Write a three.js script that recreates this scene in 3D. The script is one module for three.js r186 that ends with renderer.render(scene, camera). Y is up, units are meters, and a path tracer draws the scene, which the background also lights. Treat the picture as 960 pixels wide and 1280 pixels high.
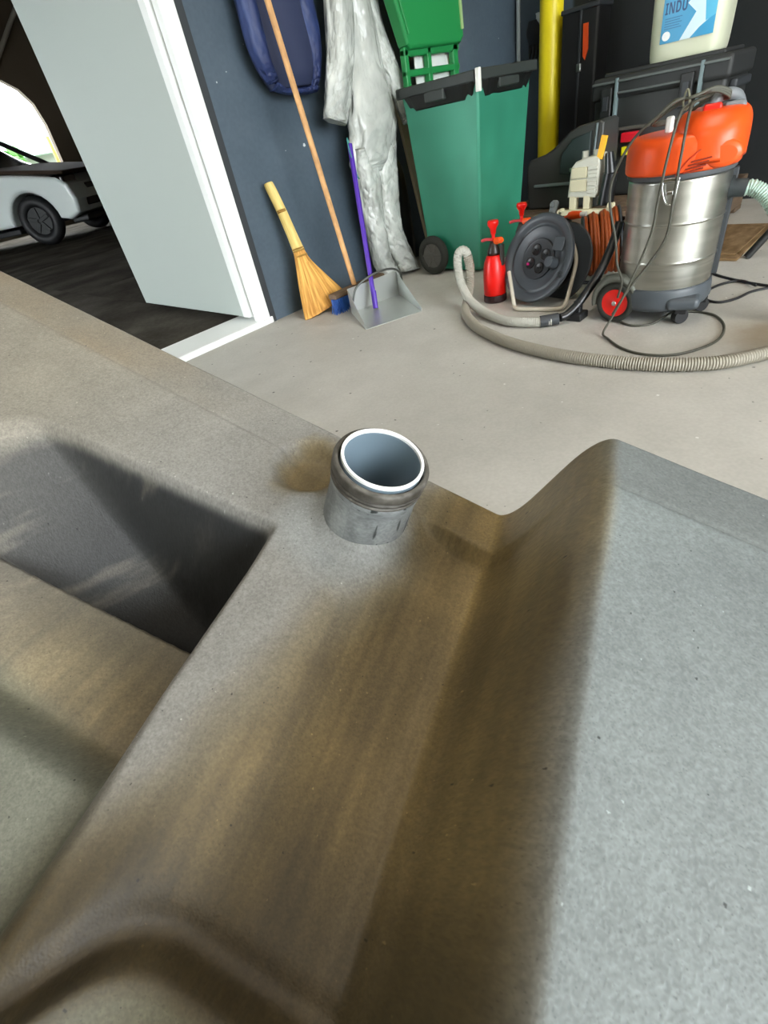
import * as THREE from 'three';
import { RoundedBoxGeometry } from 'three/addons/geometries/RoundedBoxGeometry.js';
import { mergeGeometries, mergeVertices } from 'three/addons/utils/BufferGeometryUtils.js';
import { RectAreaLightUniformsLib } from 'three/addons/lights/RectAreaLightUniformsLib.js';

// ---------------------------------------------------------------- camera, sky, light, exposure
const scene = new THREE.Scene();
const V = (x, y, z) => new THREE.Vector3(x, y, z);
const camera = new THREE.PerspectiveCamera(2 * Math.atan(640 / 622) * 180 / Math.PI, 0.75, 0.02, 200);
camera.position.set(-1.599, 0.77, 2.49);
{
  const right = V(0.664, -0.170, 0.728).normalize(), back = V(-0.510, 0.609, 0.607).normalize();
  const up = new THREE.Vector3().crossVectors(back, right).normalize();
  right.crossVectors(up, back).normalize();
  camera.quaternion.setFromRotationMatrix(new THREE.Matrix4().makeBasis(right, up, back));
}
camera.updateMatrixWorld();
scene.background = new THREE.Color(0.92, 0.97, 1.0);            // bright overcast sky
scene.backgroundIntensity = 5.6;
const renderer = new THREE.WebGLRenderer({ antialias: true });
renderer.toneMapping = THREE.LinearToneMapping;
renderer.toneMappingExposure = 3.1;
renderer.shadowMap.enabled = true;
RectAreaLightUniformsLib.init();
const FILL_PANEL_POWER = 6.0;                                          // added ceiling fill panels

// ---------------------------------------------------------------- helpers
function mulberry(a) { return () => { a |= 0; a = a + 0x6D2B79F5 | 0; let t = Math.imul(a ^ a >>> 15, 1 | a); t = t + Math.imul(t ^ t >>> 7, 61 | t) ^ t; return ((t ^ t >>> 14) >>> 0) / 4294967296; }; }
const rnd = mulberry(77);
const clamp = (x, a, b) => Math.min(b, Math.max(a, x)), mix = (a, b, t) => a + (b - a) * t;
const ss = (a, b, x) => { const t = clamp((x - a) / (b - a), 0, 1); return t * t * (3 - 2 * t); };
const smin = (a, b, k) => { const h = clamp(0.5 + 0.5 * (b - a) / k, 0, 1); return mix(b, a, h) - k * h * (1 - h); };
const smax = (a, b, k) => -smin(-a, -b, k);
const HT = new Float32Array(65536); { const r = mulberry(5); for (let i = 0; i < 65536; i++) HT[i] = r(); }
const hash = (x, y) => HT[((x * 374761 ^ y * 668265) ^ (x * 31 + y * 57 << 3)) & 65535];
function vn(x, y) {
  const xi = Math.floor(x), yi = Math.floor(y); let fx = x - xi, fy = y - yi; fx = fx * fx * (3 - 2 * fx); fy = fy * fy * (3 - 2 * fy);
  return mix(mix(hash(xi, yi), hash(xi + 1, yi), fx), mix(hash(xi, yi + 1), hash(xi + 1, yi + 1), fx), fy);
}
function fbm(x, y, o = 4) { let s = 0, a = 0.5, n = 0; for (let i = 0; i < o; i++) { s += a * vn(x, y); n += a; x = x * 2.03 + 17.1; y = y * 2.03 + 9.7; a *= 0.5; } return s / n; }
function tex(w, h, fn, srgb = true) {
  const d = new Uint8Array(w * h * 4);
  for (let j = 0; j < h; j++) for (let i = 0; i < w; i++) { const c = fn((i + 0.5) / w, (j + 0.5) / h), k = (j * w + i) * 4; d[k] = clamp(c[0], 0, 255); d[k + 1] = clamp(c[1], 0, 255); d[k + 2] = clamp(c[2], 0, 255); d[k + 3] = 255; }
  const t = new THREE.DataTexture(d, w, h, THREE.RGBAFormat); t.magFilter = THREE.LinearFilter; t.minFilter = THREE.LinearMipmapLinearFilter; t.generateMipmaps = true;
  t.wrapS = t.wrapT = THREE.RepeatWrapping; if (srgb) t.colorSpace = THREE.SRGBColorSpace; t.needsUpdate = true; return t;
}
const M = (color, roughness = 0.6, metalness = 0, extra = {}) => new THREE.MeshStandardMaterial({ color, roughness, metalness, ...extra });
const used = {};
function numbered(n) { if (used[n] === undefined) { used[n] = 0; return n; } return n + '_' + String(++used[n]).padStart(3, '0'); }
function merge(gs) {
  if (!Array.isArray(gs)) gs = [gs];
  const out = gs.map((g) => { let q = g.index ? g.toNonIndexed() : g.clone(); for (const k of Object.keys(q.attributes)) if (!['position', 'normal', 'uv'].includes(k)) q.deleteAttribute(k); if (!q.attributes.normal) q.computeVertexNormals(); if (!q.attributes.uv) q.setAttribute('uv', new THREE.BufferAttribute(new Float32Array(q.attributes.position.count * 2), 2)); q.morphAttributes = {}; return q; });
  return out.length === 1 ? out[0] : mergeGeometries(out);
}
function thing(name, label, category, pos = [0, 0, 0], turn = 0, group) {
  const o = new THREE.Group(); o.name = numbered(name); o.position.set(...pos); o.rotation.y = turn; scene.add(o);
  o.userData = { label, category }; if (group) o.userData.group = group; return o;
}
function part(name, gs, m, parent, label, world = false) {            // world = true: geometry given in room metres
  const g = merge(gs); if (world) for (let q = parent; q; q = q.parent) g.translate(-q.position.x, -q.position.y, -q.position.z);
  const o = new THREE.Mesh(g, m); o.name = name; o.castShadow = o.receiveShadow = true; parent.add(o); if (label) o.userData.label = label; return o;
}
const wpart = (name, gs, m, parent, label) => part(name, gs, m, parent, label, true);
function one(name, gs, m, label, category, group) { const o = new THREE.Mesh(merge(gs), m); o.name = numbered(name); o.castShadow = o.receiveShadow = true; o.userData = { label, category }; if (group) o.userData.group = group; scene.add(o); return o; }
function struct(name, gs, m) { const o = new THREE.Mesh(merge(gs), m); o.name = name; o.castShadow = o.receiveShadow = true; o.userData = { kind: 'structure' }; scene.add(o); return o; }
function bx(x0, x1, y0, y1, z0, z1) { const g = new THREE.BoxGeometry(x1 - x0, y1 - y0, z1 - z0); g.translate((x0 + x1) / 2, (y0 + y1) / 2, (z0 + z1) / 2); return g; }
function rb(x0, x1, y0, y1, z0, z1, r = 0.01, s = 3) { const g = new RoundedBoxGeometry(x1 - x0, y1 - y0, z1 - z0, s, r); g.translate((x0 + x1) / 2, (y0 + y1) / 2, (z0 + z1) / 2); return g; }
function cyl(a, b, r0, r1 = r0, seg = 20) {                              // from point a to point b
  const d = b.clone().sub(a), L = d.length(), g = new THREE.CylinderGeometry(r1, r0, L, seg); g.translate(0, L / 2, 0);
  g.applyQuaternion(new THREE.Quaternion().setFromUnitVectors(V(0, 1, 0), d.normalize())); g.translate(a.x, a.y, a.z); return g;
}
const pts = (a) => a.map((p) => V(...p));
function sweep(points, rad, n = 120, m = 12, closed = false, tension = 0.5) {   // rad: number or function of (0..1, length along)
  const c = new THREE.CatmullRomCurve3(pts(points), closed, 'catmullrom', tension), L = c.getLength(), f = c.computeFrenetFrames(n, closed);
  const P = [], U = [], I = [];
  for (let i = 0; i <= n; i++) {
    const p = c.getPointAt(i / n), r = typeof rad === 'number' ? rad : rad(i / n, i / n * L);
    for (let j = 0; j <= m; j++) { const a = j / m * Math.PI * 2, x = Math.cos(a) * r, y = Math.sin(a) * r, N = f.normals[i], B = f.binormals[i]; P.push(p.x + N.x * x + B.x * y, p.y + N.y * x + B.y * y, p.z + N.z * x + B.z * y); U.push(i / n * L, j / m); }
  }
  for (let i = 0; i < n; i++) for (let j = 0; j < m; j++) { const a = i * (m + 1) + j, b = a + m + 1; I.push(a, a + 1, b, b, a + 1, b + 1); }
  if (!closed) for (const e of [0, n]) { const q = P.length / 3, p = c.getPointAt(e / n); P.push(p.x, p.y, p.z); U.push(0, 0); for (let j = 0; j < m; j++) { const a = e * (m + 1) + j; e ? I.push(a, a + 1, q) : I.push(a + 1, a, q); } }
  const g = new THREE.BufferGeometry(); g.setAttribute('position', new THREE.Float32BufferAttribute(P, 3)); g.setAttribute('uv', new THREE.Float32BufferAttribute(U, 2)); g.setIndex(I); g.computeVertexNormals(); return g;
}
// Loft through elliptical sections [centre, half axis a, half axis b], with an optional displacement of the outline
function loft(secs, n = 40, m = 28, disp = null, pow = 1) {
  const get = (k) => new THREE.CatmullRomCurve3(secs.map((s) => V(...s[k])), false, 'catmullrom', 0.5), C = get(0), A = get(1), B = get(2);
  const P = [], U = [], I = [];
  for (let i = 0; i <= n; i++) {
    const t = i / n, c = C.getPoint(t), a = A.getPoint(t), b = B.getPoint(t);
    for (let j = 0; j <= m; j++) {
      const w = j / m * Math.PI * 2, sg = (x) => Math.sign(x) * Math.pow(Math.abs(x), pow), k = disp ? disp(t, j % m / m * Math.PI * 2) : 1, x = sg(Math.cos(w)) * k, y = sg(Math.sin(w)) * k;
      P.push(c.x + a.x * x + b.x * y, c.y + a.y * x + b.y * y, c.z + a.z * x + b.z * y); U.push(j / m, t);
    }
  }
  for (let i = 0; i < n; i++) for (let j = 0; j < m; j++) { const q = i * (m + 1) + j, r = q + m + 1; I.push(q, q + 1, r, r, q + 1, r + 1); }
  for (const e of [0, n]) { const q = P.length / 3, c = C.getPoint(e / n); P.push(c.x, c.y, c.z); U.push(0.5, e / n); for (let j = 0; j < m; j++) { const a = e * (m + 1) + j; e ? I.push(a, a + 1, q) : I.push(a + 1, a, q); } }
  const g = new THREE.BufferGeometry(); g.setAttribute('position', new THREE.Float32BufferAttribute(P, 3)); g.setAttribute('uv', new THREE.Float32BufferAttribute(U, 2)); g.setIndex(I);
  g.computeVertexNormals();
  const nn = g.attributes.normal;                                       // even out the seam
  for (let i = 0; i <= n; i++) { const a = i * (m + 1), b = a + m; const v = V(nn.getX(a) + nn.getX(b), nn.getY(a) + nn.getY(b), nn.getZ(a) + nn.getZ(b)).normalize(); nn.setXYZ(a, v.x, v.y, v.z); nn.setXYZ(b, v.x, v.y, v.z); }
  return g;
}
const lathe = (p, seg = 40) => new THREE.LatheGeometry(p.map((q) => new THREE.Vector2(q[0], q[1])), seg);
function shape(p, holes = []) { const s = new THREE.Shape(p.map((q) => new THREE.Vector2(q[0], q[1]))); for (const h of holes) s.holes.push(new THREE.Path(h.map((q) => new THREE.Vector2(q[0], q[1])))); return s; }
const ext = (s, depth, bevel = 0.008, bs = 3) => new THREE.ExtrudeGeometry(s, { depth, bevelEnabled: bevel > 0, bevelThickness: bevel, bevelSize: bevel, bevelOffset: -bevel, bevelSegments: bs, curveSegments: 16 });
// extrude an outline given in (z, y) along +x from x0: the outline's plane faces -x
function extX(p, x0, depth, bevel = 0.008) { const g = ext(shape(p), depth - 2 * bevel, bevel); g.translate(0, 0, bevel); g.applyMatrix4(new THREE.Matrix4().makeBasis(V(0, 0, 1), V(0, 1, 0), V(-1, 0, 0))); g.translate(x0 + depth, 0, 0); return g; }
function rect(a, b) { return [[a[0], a[1]], [b[0], a[1]], [b[0], b[1]], [a[0], b[1]]]; }

// ---------------------------------------------------------------- materials
const concreteTex = tex(2048, 2048, (s, t) => {                            // 5 m x 5 m
  const x = s * 5, y = t * 5;                                               // x -1.5..3.5, z -1..4 (flipped by uv below)
  const X = x - 1.5, Z = y - 0.5;
  let b = 184 + (fbm(x * 1.3, y * 1.3, 4) - 0.5) * 34 + (fbm(x * 9, y * 9, 3) - 0.5) * 14 + (vn(x * 180, y * 180) - 0.5) * 9;
  let r = b + 3, g = b + 0.5, bl = b - 7;
  const rust = Math.exp(-(((X - 0.42) / 0.13) ** 2 + ((Z - 2.21) / 0.10) ** 2)) * (0.5 + 0.6 * fbm(x * 14, y * 14, 3)) + 0.4 * Math.exp(-(((X - 0.75) / 0.1) ** 2 + ((Z - 1.0) / 0.12) ** 2));
  r = mix(r, 112, 0.75 * rust); g = mix(g, 92, 0.75 * rust); bl = mix(bl, 66, 0.75 * rust);
  const dirt = ss(0.55, 0.75, fbm(x * 2.4 + 30, y * 2.4, 4)) * 0.16; r = mix(r, 96, dirt); g = mix(g, 86, dirt); bl = mix(bl, 72, dirt);
  const ix = Math.floor(x * 22), iy = Math.floor(y * 22), q = hash(ix + 91, iy + 13);    // paint flecks
  if (q > 0.93) { const cx = (ix + 0.2 + 0.6 * hash(ix, iy + 7)) / 22, cy = (iy + 0.2 + 0.6 * hash(ix + 5, iy)) / 22, rr = 0.0016 + 0.004 * hash(ix + 3, iy + 3) ** 3; if ((x - cx) ** 2 + (y - cy) ** 2 < rr * rr) { const w = q > 0.97 ? 222 : 92; r = g = w; bl = w - 4; } }
  return [r, g, bl];
});
const hallTex = tex(512, 512, (s, t) => { const b = 66 + (fbm(s * 9, t * 9, 4) - 0.5) * 50 + (vn(s * 200, t * 200) - 0.5) * 10; return [b + 3, b - 1, b - 8]; });
const wallTex = tex(1024, 1024, (s, t) => {                                // 3 m x 3 m
  const x = s * 3, y = t * 3; let b = (fbm(x * 3, y * 3, 4) - 0.5) * 22 + (vn(x * 90, y * 90) - 0.5) * 5;
  const ix = Math.floor(x * 9), iy = Math.floor(y * 9), q = hash(ix + 31, iy + 73); let w = 0;
  if (q > 0.90) { const cx = (ix + 0.2 + 0.6 * hash(ix, iy + 7)) / 9, cy = (iy + 0.2 + 0.6 * hash(ix + 5, iy)) / 9, rr = 0.002 + 0.006 * hash(ix + 3, iy + 3) ** 3; if ((x - cx) ** 2 + (y - cy) ** 2 < rr * rr) w = 1; }
  return w ? [200, 205, 205] : [72 + b, 86 + b, 98 + b];
});
const darkWallTex = tex(1024, 1024, (s, t) => {
  const x = s * 3, y = t * 3; let b = (fbm(x * 3 + 9, y * 3, 4) - 0.5) * 16;
  const ix = Math.floor(x * 9), iy = Math.floor(y * 9), q = hash(ix + 131, iy + 173); let w = 0;
  if (q > 0.86) { const cx = (ix + 0.2 + 0.6 * hash(ix, iy + 7)) / 9, cy = (iy + 0.2 + 0.6 * hash(ix + 5, iy)) / 9, rr = 0.003 + 0.004 * hash(ix + 3, iy + 3) ** 3; if ((x - cx) ** 2 + (y - cy) ** 2 < rr * rr) w = 1; }
  const lit = 1 - ss(0.40, 0.43, x + 0.02 * (vn(y * 6, 3) - 0.5));   // blue by the corner; beyond, shade painted in as near black
  return w ? [150, 156, 152] : [mix(27 + b * 0.5, 72 + b, lit), mix(31 + b * 0.5, 86 + b, lit), mix(33 + b * 0.5, 98 + b, lit)];
});
const woodTex = (r, g, b, k) => tex(256, 256, (s, t) => { const n = (fbm(s * 4, t * 60 + k, 3) - 0.5) * 50 + (fbm(s * 2 + k, t * 8, 3) - 0.5) * 36; return [r + n, g + n * 0.9, b + n * 0.7]; });
const mat = {
  floor: M(0xffffff, 0.62, 0, { map: concreteTex }), hall: new THREE.MeshPhysicalMaterial({ color: 0xffffff, roughness: 1, specularIntensity: 0.05, map: hallTex }), wall: M(0xffffff, 0.55, 0, { map: wallTex }), darkWall: M(0xffffff, 0.6, 0, { map: darkWallTex }),
  plaster: M(0x9b9a94, 0.9), hallWall: M(0x54493c, 0.9), apron: M(0x9a9a96, 0.9), white: M(0xe6e9e6, 0.4), highlightWhite: M(0xdadbd3, 0.5), door: M(0xa9b2ac, 0.45), gapShade: M(0x2d3236, 0.7),
  black: M(0x17181a, 0.55), blackGloss: M(0x16181a, 0.3), rubber: M(0x24251f, 0.85), tyreGrey: M(0x4c4a44, 0.8), darkGrey: M(0x33373b, 0.5), midGrey: M(0x555a5e, 0.5), steel: M(0xb9bbb6, 0.28, 1), galv: M(0xb8bdbb, 0.36, 0.85), chrome: M(0xcfd2d2, 0.15, 1),
  orange: M(0xea5212, 0.38), red: M(0xe01208, 0.35), yellow: M(0xffea22, 0.38), purple: M(0x47209a, 0.4), blue: M(0x1a4f9e, 0.6), cream: M(0xc4bd9f, 0.5), cordGrey: M(0x46463c, 0.6), white2: M(0xf3f5f3, 0.35), hoseGrey: M(0xa9a89e, 0.45), hoseBrown: M(0x8d887b, 0.5), hoseTeal: M(0xa3bcb0, 0.4),
  copper: M(0xa8501c, 0.5), card: M(0x8a673f, 0.9), glass: M(0x1a1d1c, 0.08),
};
mat.wood = M(0xffffff, 0.6, 0, { map: woodTex(196, 150, 98, 3) });
mat.paleWood = M(0xffffff, 0.6, 0, { map: woodTex(205, 168, 128, 33) });
mat.brownWood = M(0xffffff, 0.75, 0, { map: woodTex(98, 80, 62, 13) });

// ---------------------------------------------------------------- the setting
function uvXZ(g, x0, z0, w) { const p = g.attributes.position, u = g.attributes.uv; for (let i = 0; i < p.count; i++) u.setXY(i, (p.getX(i) - x0) / w, (p.getZ(i) - z0) / w); return g; }
function uvXY(g, w, ax) { const p = g.attributes.position, u = g.attributes.uv; for (let i = 0; i < p.count; i++) u.setXY(i, (ax === 'z' ? p.getZ(i) : p.getX(i)) / w, p.getY(i) / w); return g; }
struct('floor', uvXZ(bx(-4, 2.8, -0.2, 0, 0, 6.6), -1.5, -0.5, 5), mat.floor);
struct('floor_hall', uvXZ(bx(-8, 10, -0.2, 0, -15.2, 0), 0, 0, 3), mat.hall);
struct('ground', [bx(-40, 40, -0.25, -0.02, 6.6, 40), bx(-40, 40, -0.25, -0.02, -45, -15.2), bx(-40, -8, -0.25, -0.02, -15.2, 6.6)], mat.apron);
struct('wall_back', [uvXY(bx(-4.2, -2.1, 0, 3.3, -0.22, 0), 3), uvXY(bx(-2.1, 0, 2.1, 3.3, -0.22, 0), 3), uvXY(bx(0, 2.8, 0, 3.3, -0.22, 0), 3)], mat.wall);
struct('wall_right', uvXY(bx(2.6, 2.8, 0, 3.3, 0, 6.7), 3, 'z'), mat.darkWall);
struct('wall_left', bx(-4.2, -4, 0, 3.3, 0, 6.7), mat.plaster);
struct('wall_front', [bx(-4.2, -3.4, 0, 3.3, 6.5, 6.7), bx(0.4, 2.8, 0, 3.3, 6.5, 6.7), bx(-3.4, 0.4, 3.0, 3.3, 6.5, 6.7)], mat.plaster);
struct('ceiling', bx(-4.2, 2.8, 3.3, 3.5, -0.22, 6.7), mat.plaster);
struct('ceiling_hall', bx(-8, 10, 5.2, 5.4, -15.4, -0.22), mat.hallWall);
struct('wall_hall_near', [bx(-8, -4.2, 0, 5.2, -0.42, -0.22), bx(-4.2, 2.8, 3.5, 5.2, -0.42, -0.22), bx(2.8, 10, 0, 5.2, -0.42, -0.22)], mat.hallWall);
struct('wall_hall_right', bx(10, 10.2, 0, 5.2, -15.4, -0.22), mat.hallWall);
struct('wall_hall_left', [bx(-8.2, -8, 0, 5.2, -15.4, -6.5), bx(-8.2, -8, 0, 5.2, -1.5, -0.22), bx(-8.2, -8, 3.4, 5.2, -6.5, -1.5)], mat.hallWall);  // unseen side opening added to light the door leaf and car
{ // far hall wall with a gateway whose corner is rounded
  const hole = [[-1.5, 0.75], [4.66, 0.75], [4.75, 1.2], [4.78, 2.2], [4.7, 2.65], [4.5, 2.95], [4.2, 3.15], [3.6, 3.3], [-1.5, 3.3]];
  const g = ext(shape(rect([-8, 0], [10, 5.2]), [hole]), 0.2, 0); g.translate(0, 0, -15.4); struct('wall_hall_far', g, mat.hallWall);
}
// door: threshold, white frame, grey leaf standing open into the hall
struct('trim_1', rb(-2.1, 0.0, 0, 0.035, -0.24, 0.012, 0.006), mat.white);
struct('trim_2', [rb(-0.095, -0.022, 0.03, 2.1, -0.03, 0.018, 0.004), rb(-0.05, -0.022, 0.03, 2.1, -0.20, -0.036, 0.003), rb(-2.1, -2.03, 0.03, 2.1, -0.20, 0.018, 0.004), rb(-2.1, -0.022, 2.04, 2.1, -0.20, 0.018, 0.004)], mat.white);
struct('trim_3', [bx(-0.022, 0.0, 0, 2.12, -0.22, 0.008), rb(-0.001, 0.022, 0.0, 2.12, -0.004, 0.006, 0.002)], mat.gapShade);  // dark strips paint in the shadow gap beside the frame
{
  const d = new THREE.Group(); d.name = 'door_1'; d.position.set(-0.05, 0, -0.06); d.userData = { kind: 'structure' }; scene.add(d);
  const leaf = wpart('door_leaf', rb(-0.105, -0.055, 0.055, 2.03, -1.36, -0.105, 0.004), mat.door, d);
  wpart('edge_strip', rb(-0.112, -0.053, 0.055, 2.03, -0.105, -0.050, 0.004), mat.white, d, 'white strip along the hinge edge');
  wpart('lock_plate', [rb(-0.096, -0.064, 0.93, 1.23, -1.368, -1.358, 0.003), rb(-0.09, -0.07, 1.14, 1.19, -1.388, -1.362, 0.003), rb(-0.09, -0.07, 0.985, 1.01, -1.382, -1.362, 0.003)], mat.steel, d, 'steel lock plate on the free edge');
  wpart('handle', [cyl(V(-0.056, 1.04, -1.33), V(0.0, 1.04, -1.33), 0.011), cyl(V(0.0, 1.045, -1.33), V(0.0, 0.985, -1.50), 0.014)], mat.white2, d, 'white lever handle');
}
// unseen ceiling panels added as fill light
for (const [x, z] of [[-2.2, 2.0], [0.6, 2.0], [-2.2, 4.6], [0.6, 4.6]]) {
  const t = thing('ceiling_fill_light', 'added ceiling fill panel over the ' + (z < 3 ? 'back' : 'front') + ' half of the room, on the ' + (x < 0 ? 'door' : 'bin') + ' side', 'fill_lamp', [x, 3.3, z], 0, 'added ceiling fill panels');
  wpart('housing', rb(x - 0.62, x + 0.62, 3.24, 3.3, z - 0.14, z + 0.14, 0.01), mat.white, t);
  wpart('light_diffuser', bx(x - 0.6, x + 0.6, 3.232, 3.241, z - 0.12, z + 0.12), M(0xffffff, 0.5, 0, { emissive: 0xfff4e4, emissiveIntensity: 1.5 }), t);
  const l = new THREE.RectAreaLight(0xfff1dc, FILL_PANEL_POWER, 1.2, 0.24); l.position.set(x, 3.225, z); l.rotation.x = -Math.PI / 2; scene.add(l);
}

// ---------------------------------------------------------------- the plastic tank in front
const T0 = V(-1.307, 0.399, 2.119), E1 = V(0.164, -0.306, 0.938).normalize(), NN = V(-0.010, 0.950, 0.312);
const E2 = new THREE.Vector3().crossVectors(E1, NN).normalize(); NN.crossVectors(E2, E1).normalize();
const foot = (v) => 0.148 + 0.185 * (v + 0.04);
const lineD = (u, v, a, b) => { const dx = b[0] - a[0], dy = b[1] - a[1], L = Math.hypot(dx, dy); return ((u - a[0]) * -dy + (v - a[1]) * dx) / L; };   // + on the left of a to b
const PA = [-0.466, 0.112], PB = [-0.088, 0.073], PC = [-0.036, 0.35], PF = [-0.53, 0.20];
function tankRamp(u, v) { return smin(smax((u - foot(v)) / 0.050, 0, 0.35), 1, 0.34); }
function pitDrop(u, v) {
  const far = lineD(u, v, PA, PB), right = -lineD(u, v, PC, PB), left = lineD(u, v, PF, PA);
  if (Math.min(far, right, left) < -0.06) return 0;
  let s = smin(smin(far * 3.6, right * 3.2, 0.06), left * 0.95, 0.04);
  let ledge = 0.028 + 0.052 * ss(0.385, 0.34, v + 0.13 * (u + 0.1)) + 0.02 * ss(0.34, 0.24, v);
  const hd = -lineD(u, v, [-0.335, 0.251], [-0.06, 0.211]);
  ledge += clamp((hd + 0.004) * 6, 0, 0.35);
  s = smin(s, ledge, 0.012);
  return smax(s, 0, 0.020 + 0.035 * ss(0.26, 0.40, v));
}
function tankH(u, v) {
  const r = tankRamp(u, v); let h = 0.172 * r;
  h -= 0.028 * ss(0.01, 0.12, u) * ss(-0.042, -0.026, v) * (1 - clamp(r, 0, 1));
  h += 0.005 * Math.exp(-(((u - 0.0) / 0.045) ** 2)) * ss(0.08, 0.16, v);
  h -= pitDrop(u, v);
  const pd = Math.hypot(u + 0.118, v + 0.030); h -= 0.024 * (1 - ss(0.026, 0.058, pd));
  const nr = Math.hypot(u + 0.006, v - 0.004); h += 0.013 * (1 - ss(0.044, 0.075, nr)) ** 1.4 + 0.008 * (1 - ss(0.05, 0.12, Math.hypot(u + 0.03, v - 0.03))); if (nr < 0.0445) h = -0.16;
  const bd = smin(v - 0.407 + 0.13 * (u - 0.066), u - 0.062 + 0.45 * (v - 0.407), 0.035); h += 0.021 * ss(-0.006, 0.017, bd) - 0.006 * Math.exp(-(((bd + 0.012) / 0.012) ** 2));
  if (v < -0.033) h -= 0.11 * (-0.033 - v) + 0.0010; h -= 0.0016 * Math.exp(-(((v + 0.034) / 0.003) ** 2)) ;
  const e = 0.007, q = clamp((e - (v - TV0)) / e, 0, 1); h -= e * (1 - Math.sqrt(1 - q * q * 0.999));
  h += (fbm(u * 12, v * 12, 2) - 0.5) * 0.0016;
  return h;
}
const TU0 = -1.02, TU1 = 0.62, TV0 = -0.108, TV1 = 0.53;
const tankTex = (bump) => tex(2048, 1024, (s, t) => {
  const u = mix(TU0, TU1, s), v = mix(-0.15, TV1, t);
  const grain = vn(u * 900, v * 900) - 0.5, grain2 = vn(u * 420 + 7, v * 420) - 0.5, cloud = fbm(u * 9, v * 9, 4) - 0.5, cloud2 = fbm(u * 26 + 5, v * 26, 3) - 0.5;
  if (bump) { const b = 128 + grain * 120 + grain2 * 40; return [b, b, b]; }
  const dv = u - foot(v);                                             // across the channel
  let r = 134, g = 133, b = 129;
  // beige dust on the far left plateau
  const bg = ss(-0.15, -0.6, u) * 0.55; r = mix(r, 142, bg); g = mix(g, 134, bg); b = mix(b, 116, bg);
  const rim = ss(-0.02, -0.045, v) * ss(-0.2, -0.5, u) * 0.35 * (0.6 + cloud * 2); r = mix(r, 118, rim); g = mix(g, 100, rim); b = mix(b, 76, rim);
  // cool grey of the block's top
  const cool = ss(0.046, 0.072, dv) ; r = mix(r, 111, cool); g = mix(g, 118, cool); b = mix(b, 118, cool);
  const dkband = cool * ss(-0.028, -0.036, v) * 0.35; r = mix(r, 88, dkband); g = mix(g, 90, dkband); b = mix(b, 88, dkband);  // far band painted darker for its tilt away from the light
  // brown tone of the channel
  const nz = fbm(u * 7 + 3, v * 5, 3) - 0.5;
  let br = ss(-0.005, 0.075, u + nz * 0.09 + 0.05 * ss(0.3, 0.45, v)) * (1 - ss(0.042, 0.070, dv + nz * 0.02)) * (1 - 0.5 * ss(0.0, -0.05, u));
  const streak = (fbm(dv * 85 + 3, v * 3.5, 3) - 0.5), streak2 = fbm(dv * 38, v * 1.7 + 8, 2) - 0.5;
  const pale = Math.exp(-(((dv + 0.028 + 0.01 * (v - 0.1)) / 0.010) ** 2)) * ss(0.02, 0.12, v) * 0.32 + 0.22 * Math.exp(-(((dv - 0.004) / 0.008) ** 2)) * ss(-0.02, 0.08, v);
  const pocket = 1 - ss(0.035, 0.066, Math.hypot(u + 0.112, (v + 0.034) * 0.9) + cloud2 * 0.03);
  const ledge = ss(0.0, 0.05, pitDrop(u, v) - 0.03) * ss(0.40, 0.33, v) * ss(-0.5, -0.1, u) ;
  const bot = ss(0.37, 0.45, v + nz * 0.08) * ss(-0.08, 0.0, u) * (1 - ss(0.05, 0.08, dv));
  br = clamp(Math.max(br, pocket * 0.85, ledge * 0.7, bot * 0.8), 0, 1);
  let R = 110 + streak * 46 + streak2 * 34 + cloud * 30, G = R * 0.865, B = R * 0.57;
  const nearDark = 1 - 0.34 * ss(0.27, 0.40, v + 0.25 * (u - 0.15) + nz * 0.05); R *= nearDark; G *= nearDark; B *= nearDark;  // brown gets darker towards the near end
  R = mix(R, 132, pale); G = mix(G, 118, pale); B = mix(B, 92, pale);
  const nk = (1 - ss(0.055, 0.10 + cloud2 * 0.05, Math.hypot(u + 0.02, v - 0.025))) * (1 - pocket); br *= 1 - 0.85 * nk; r = mix(r, 140, nk * 0.6); g = mix(g, 145, nk * 0.6); b = mix(b, 146, nk * 0.6);  // lit fillet round the neck painted in as brighter grey
  r = mix(r, R, br); g = mix(g, G, br); b = mix(b, B, br);
  // recess shade painted dark on the pit walls, with paler smears
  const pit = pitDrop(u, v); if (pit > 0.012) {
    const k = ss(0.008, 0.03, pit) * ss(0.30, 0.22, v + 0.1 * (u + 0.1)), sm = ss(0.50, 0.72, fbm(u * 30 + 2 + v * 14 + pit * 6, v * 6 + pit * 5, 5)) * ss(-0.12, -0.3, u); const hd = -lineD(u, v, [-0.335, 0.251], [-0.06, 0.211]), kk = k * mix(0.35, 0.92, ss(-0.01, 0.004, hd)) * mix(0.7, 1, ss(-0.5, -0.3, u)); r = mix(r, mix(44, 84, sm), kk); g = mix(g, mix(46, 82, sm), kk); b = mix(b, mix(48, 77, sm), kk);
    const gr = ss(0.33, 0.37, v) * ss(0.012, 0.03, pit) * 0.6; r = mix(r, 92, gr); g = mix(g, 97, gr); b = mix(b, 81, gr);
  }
  // boss near the front
  const bd = smin(v - 0.407 + 0.13 * (u - 0.066), u - 0.062 + 0.45 * (v - 0.407), 0.035), bo = ss(0.012, 0.03, bd) * (1 - ss(0.16, 0.2, u)) * 0.65; r = mix(r, 118, bo); g = mix(g, 120, bo); b = mix(b, 104, bo);
  const ol = Math.exp(-(((bd + 0.012) / 0.014) ** 2)) * (1 - ss(0.16, 0.22, u)) * 0.4; r = mix(r, 66, ol); g = mix(g, 56, ol); b = mix(b, 40, ol);  // shade on the boss's far slope painted as a dark outline
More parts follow.
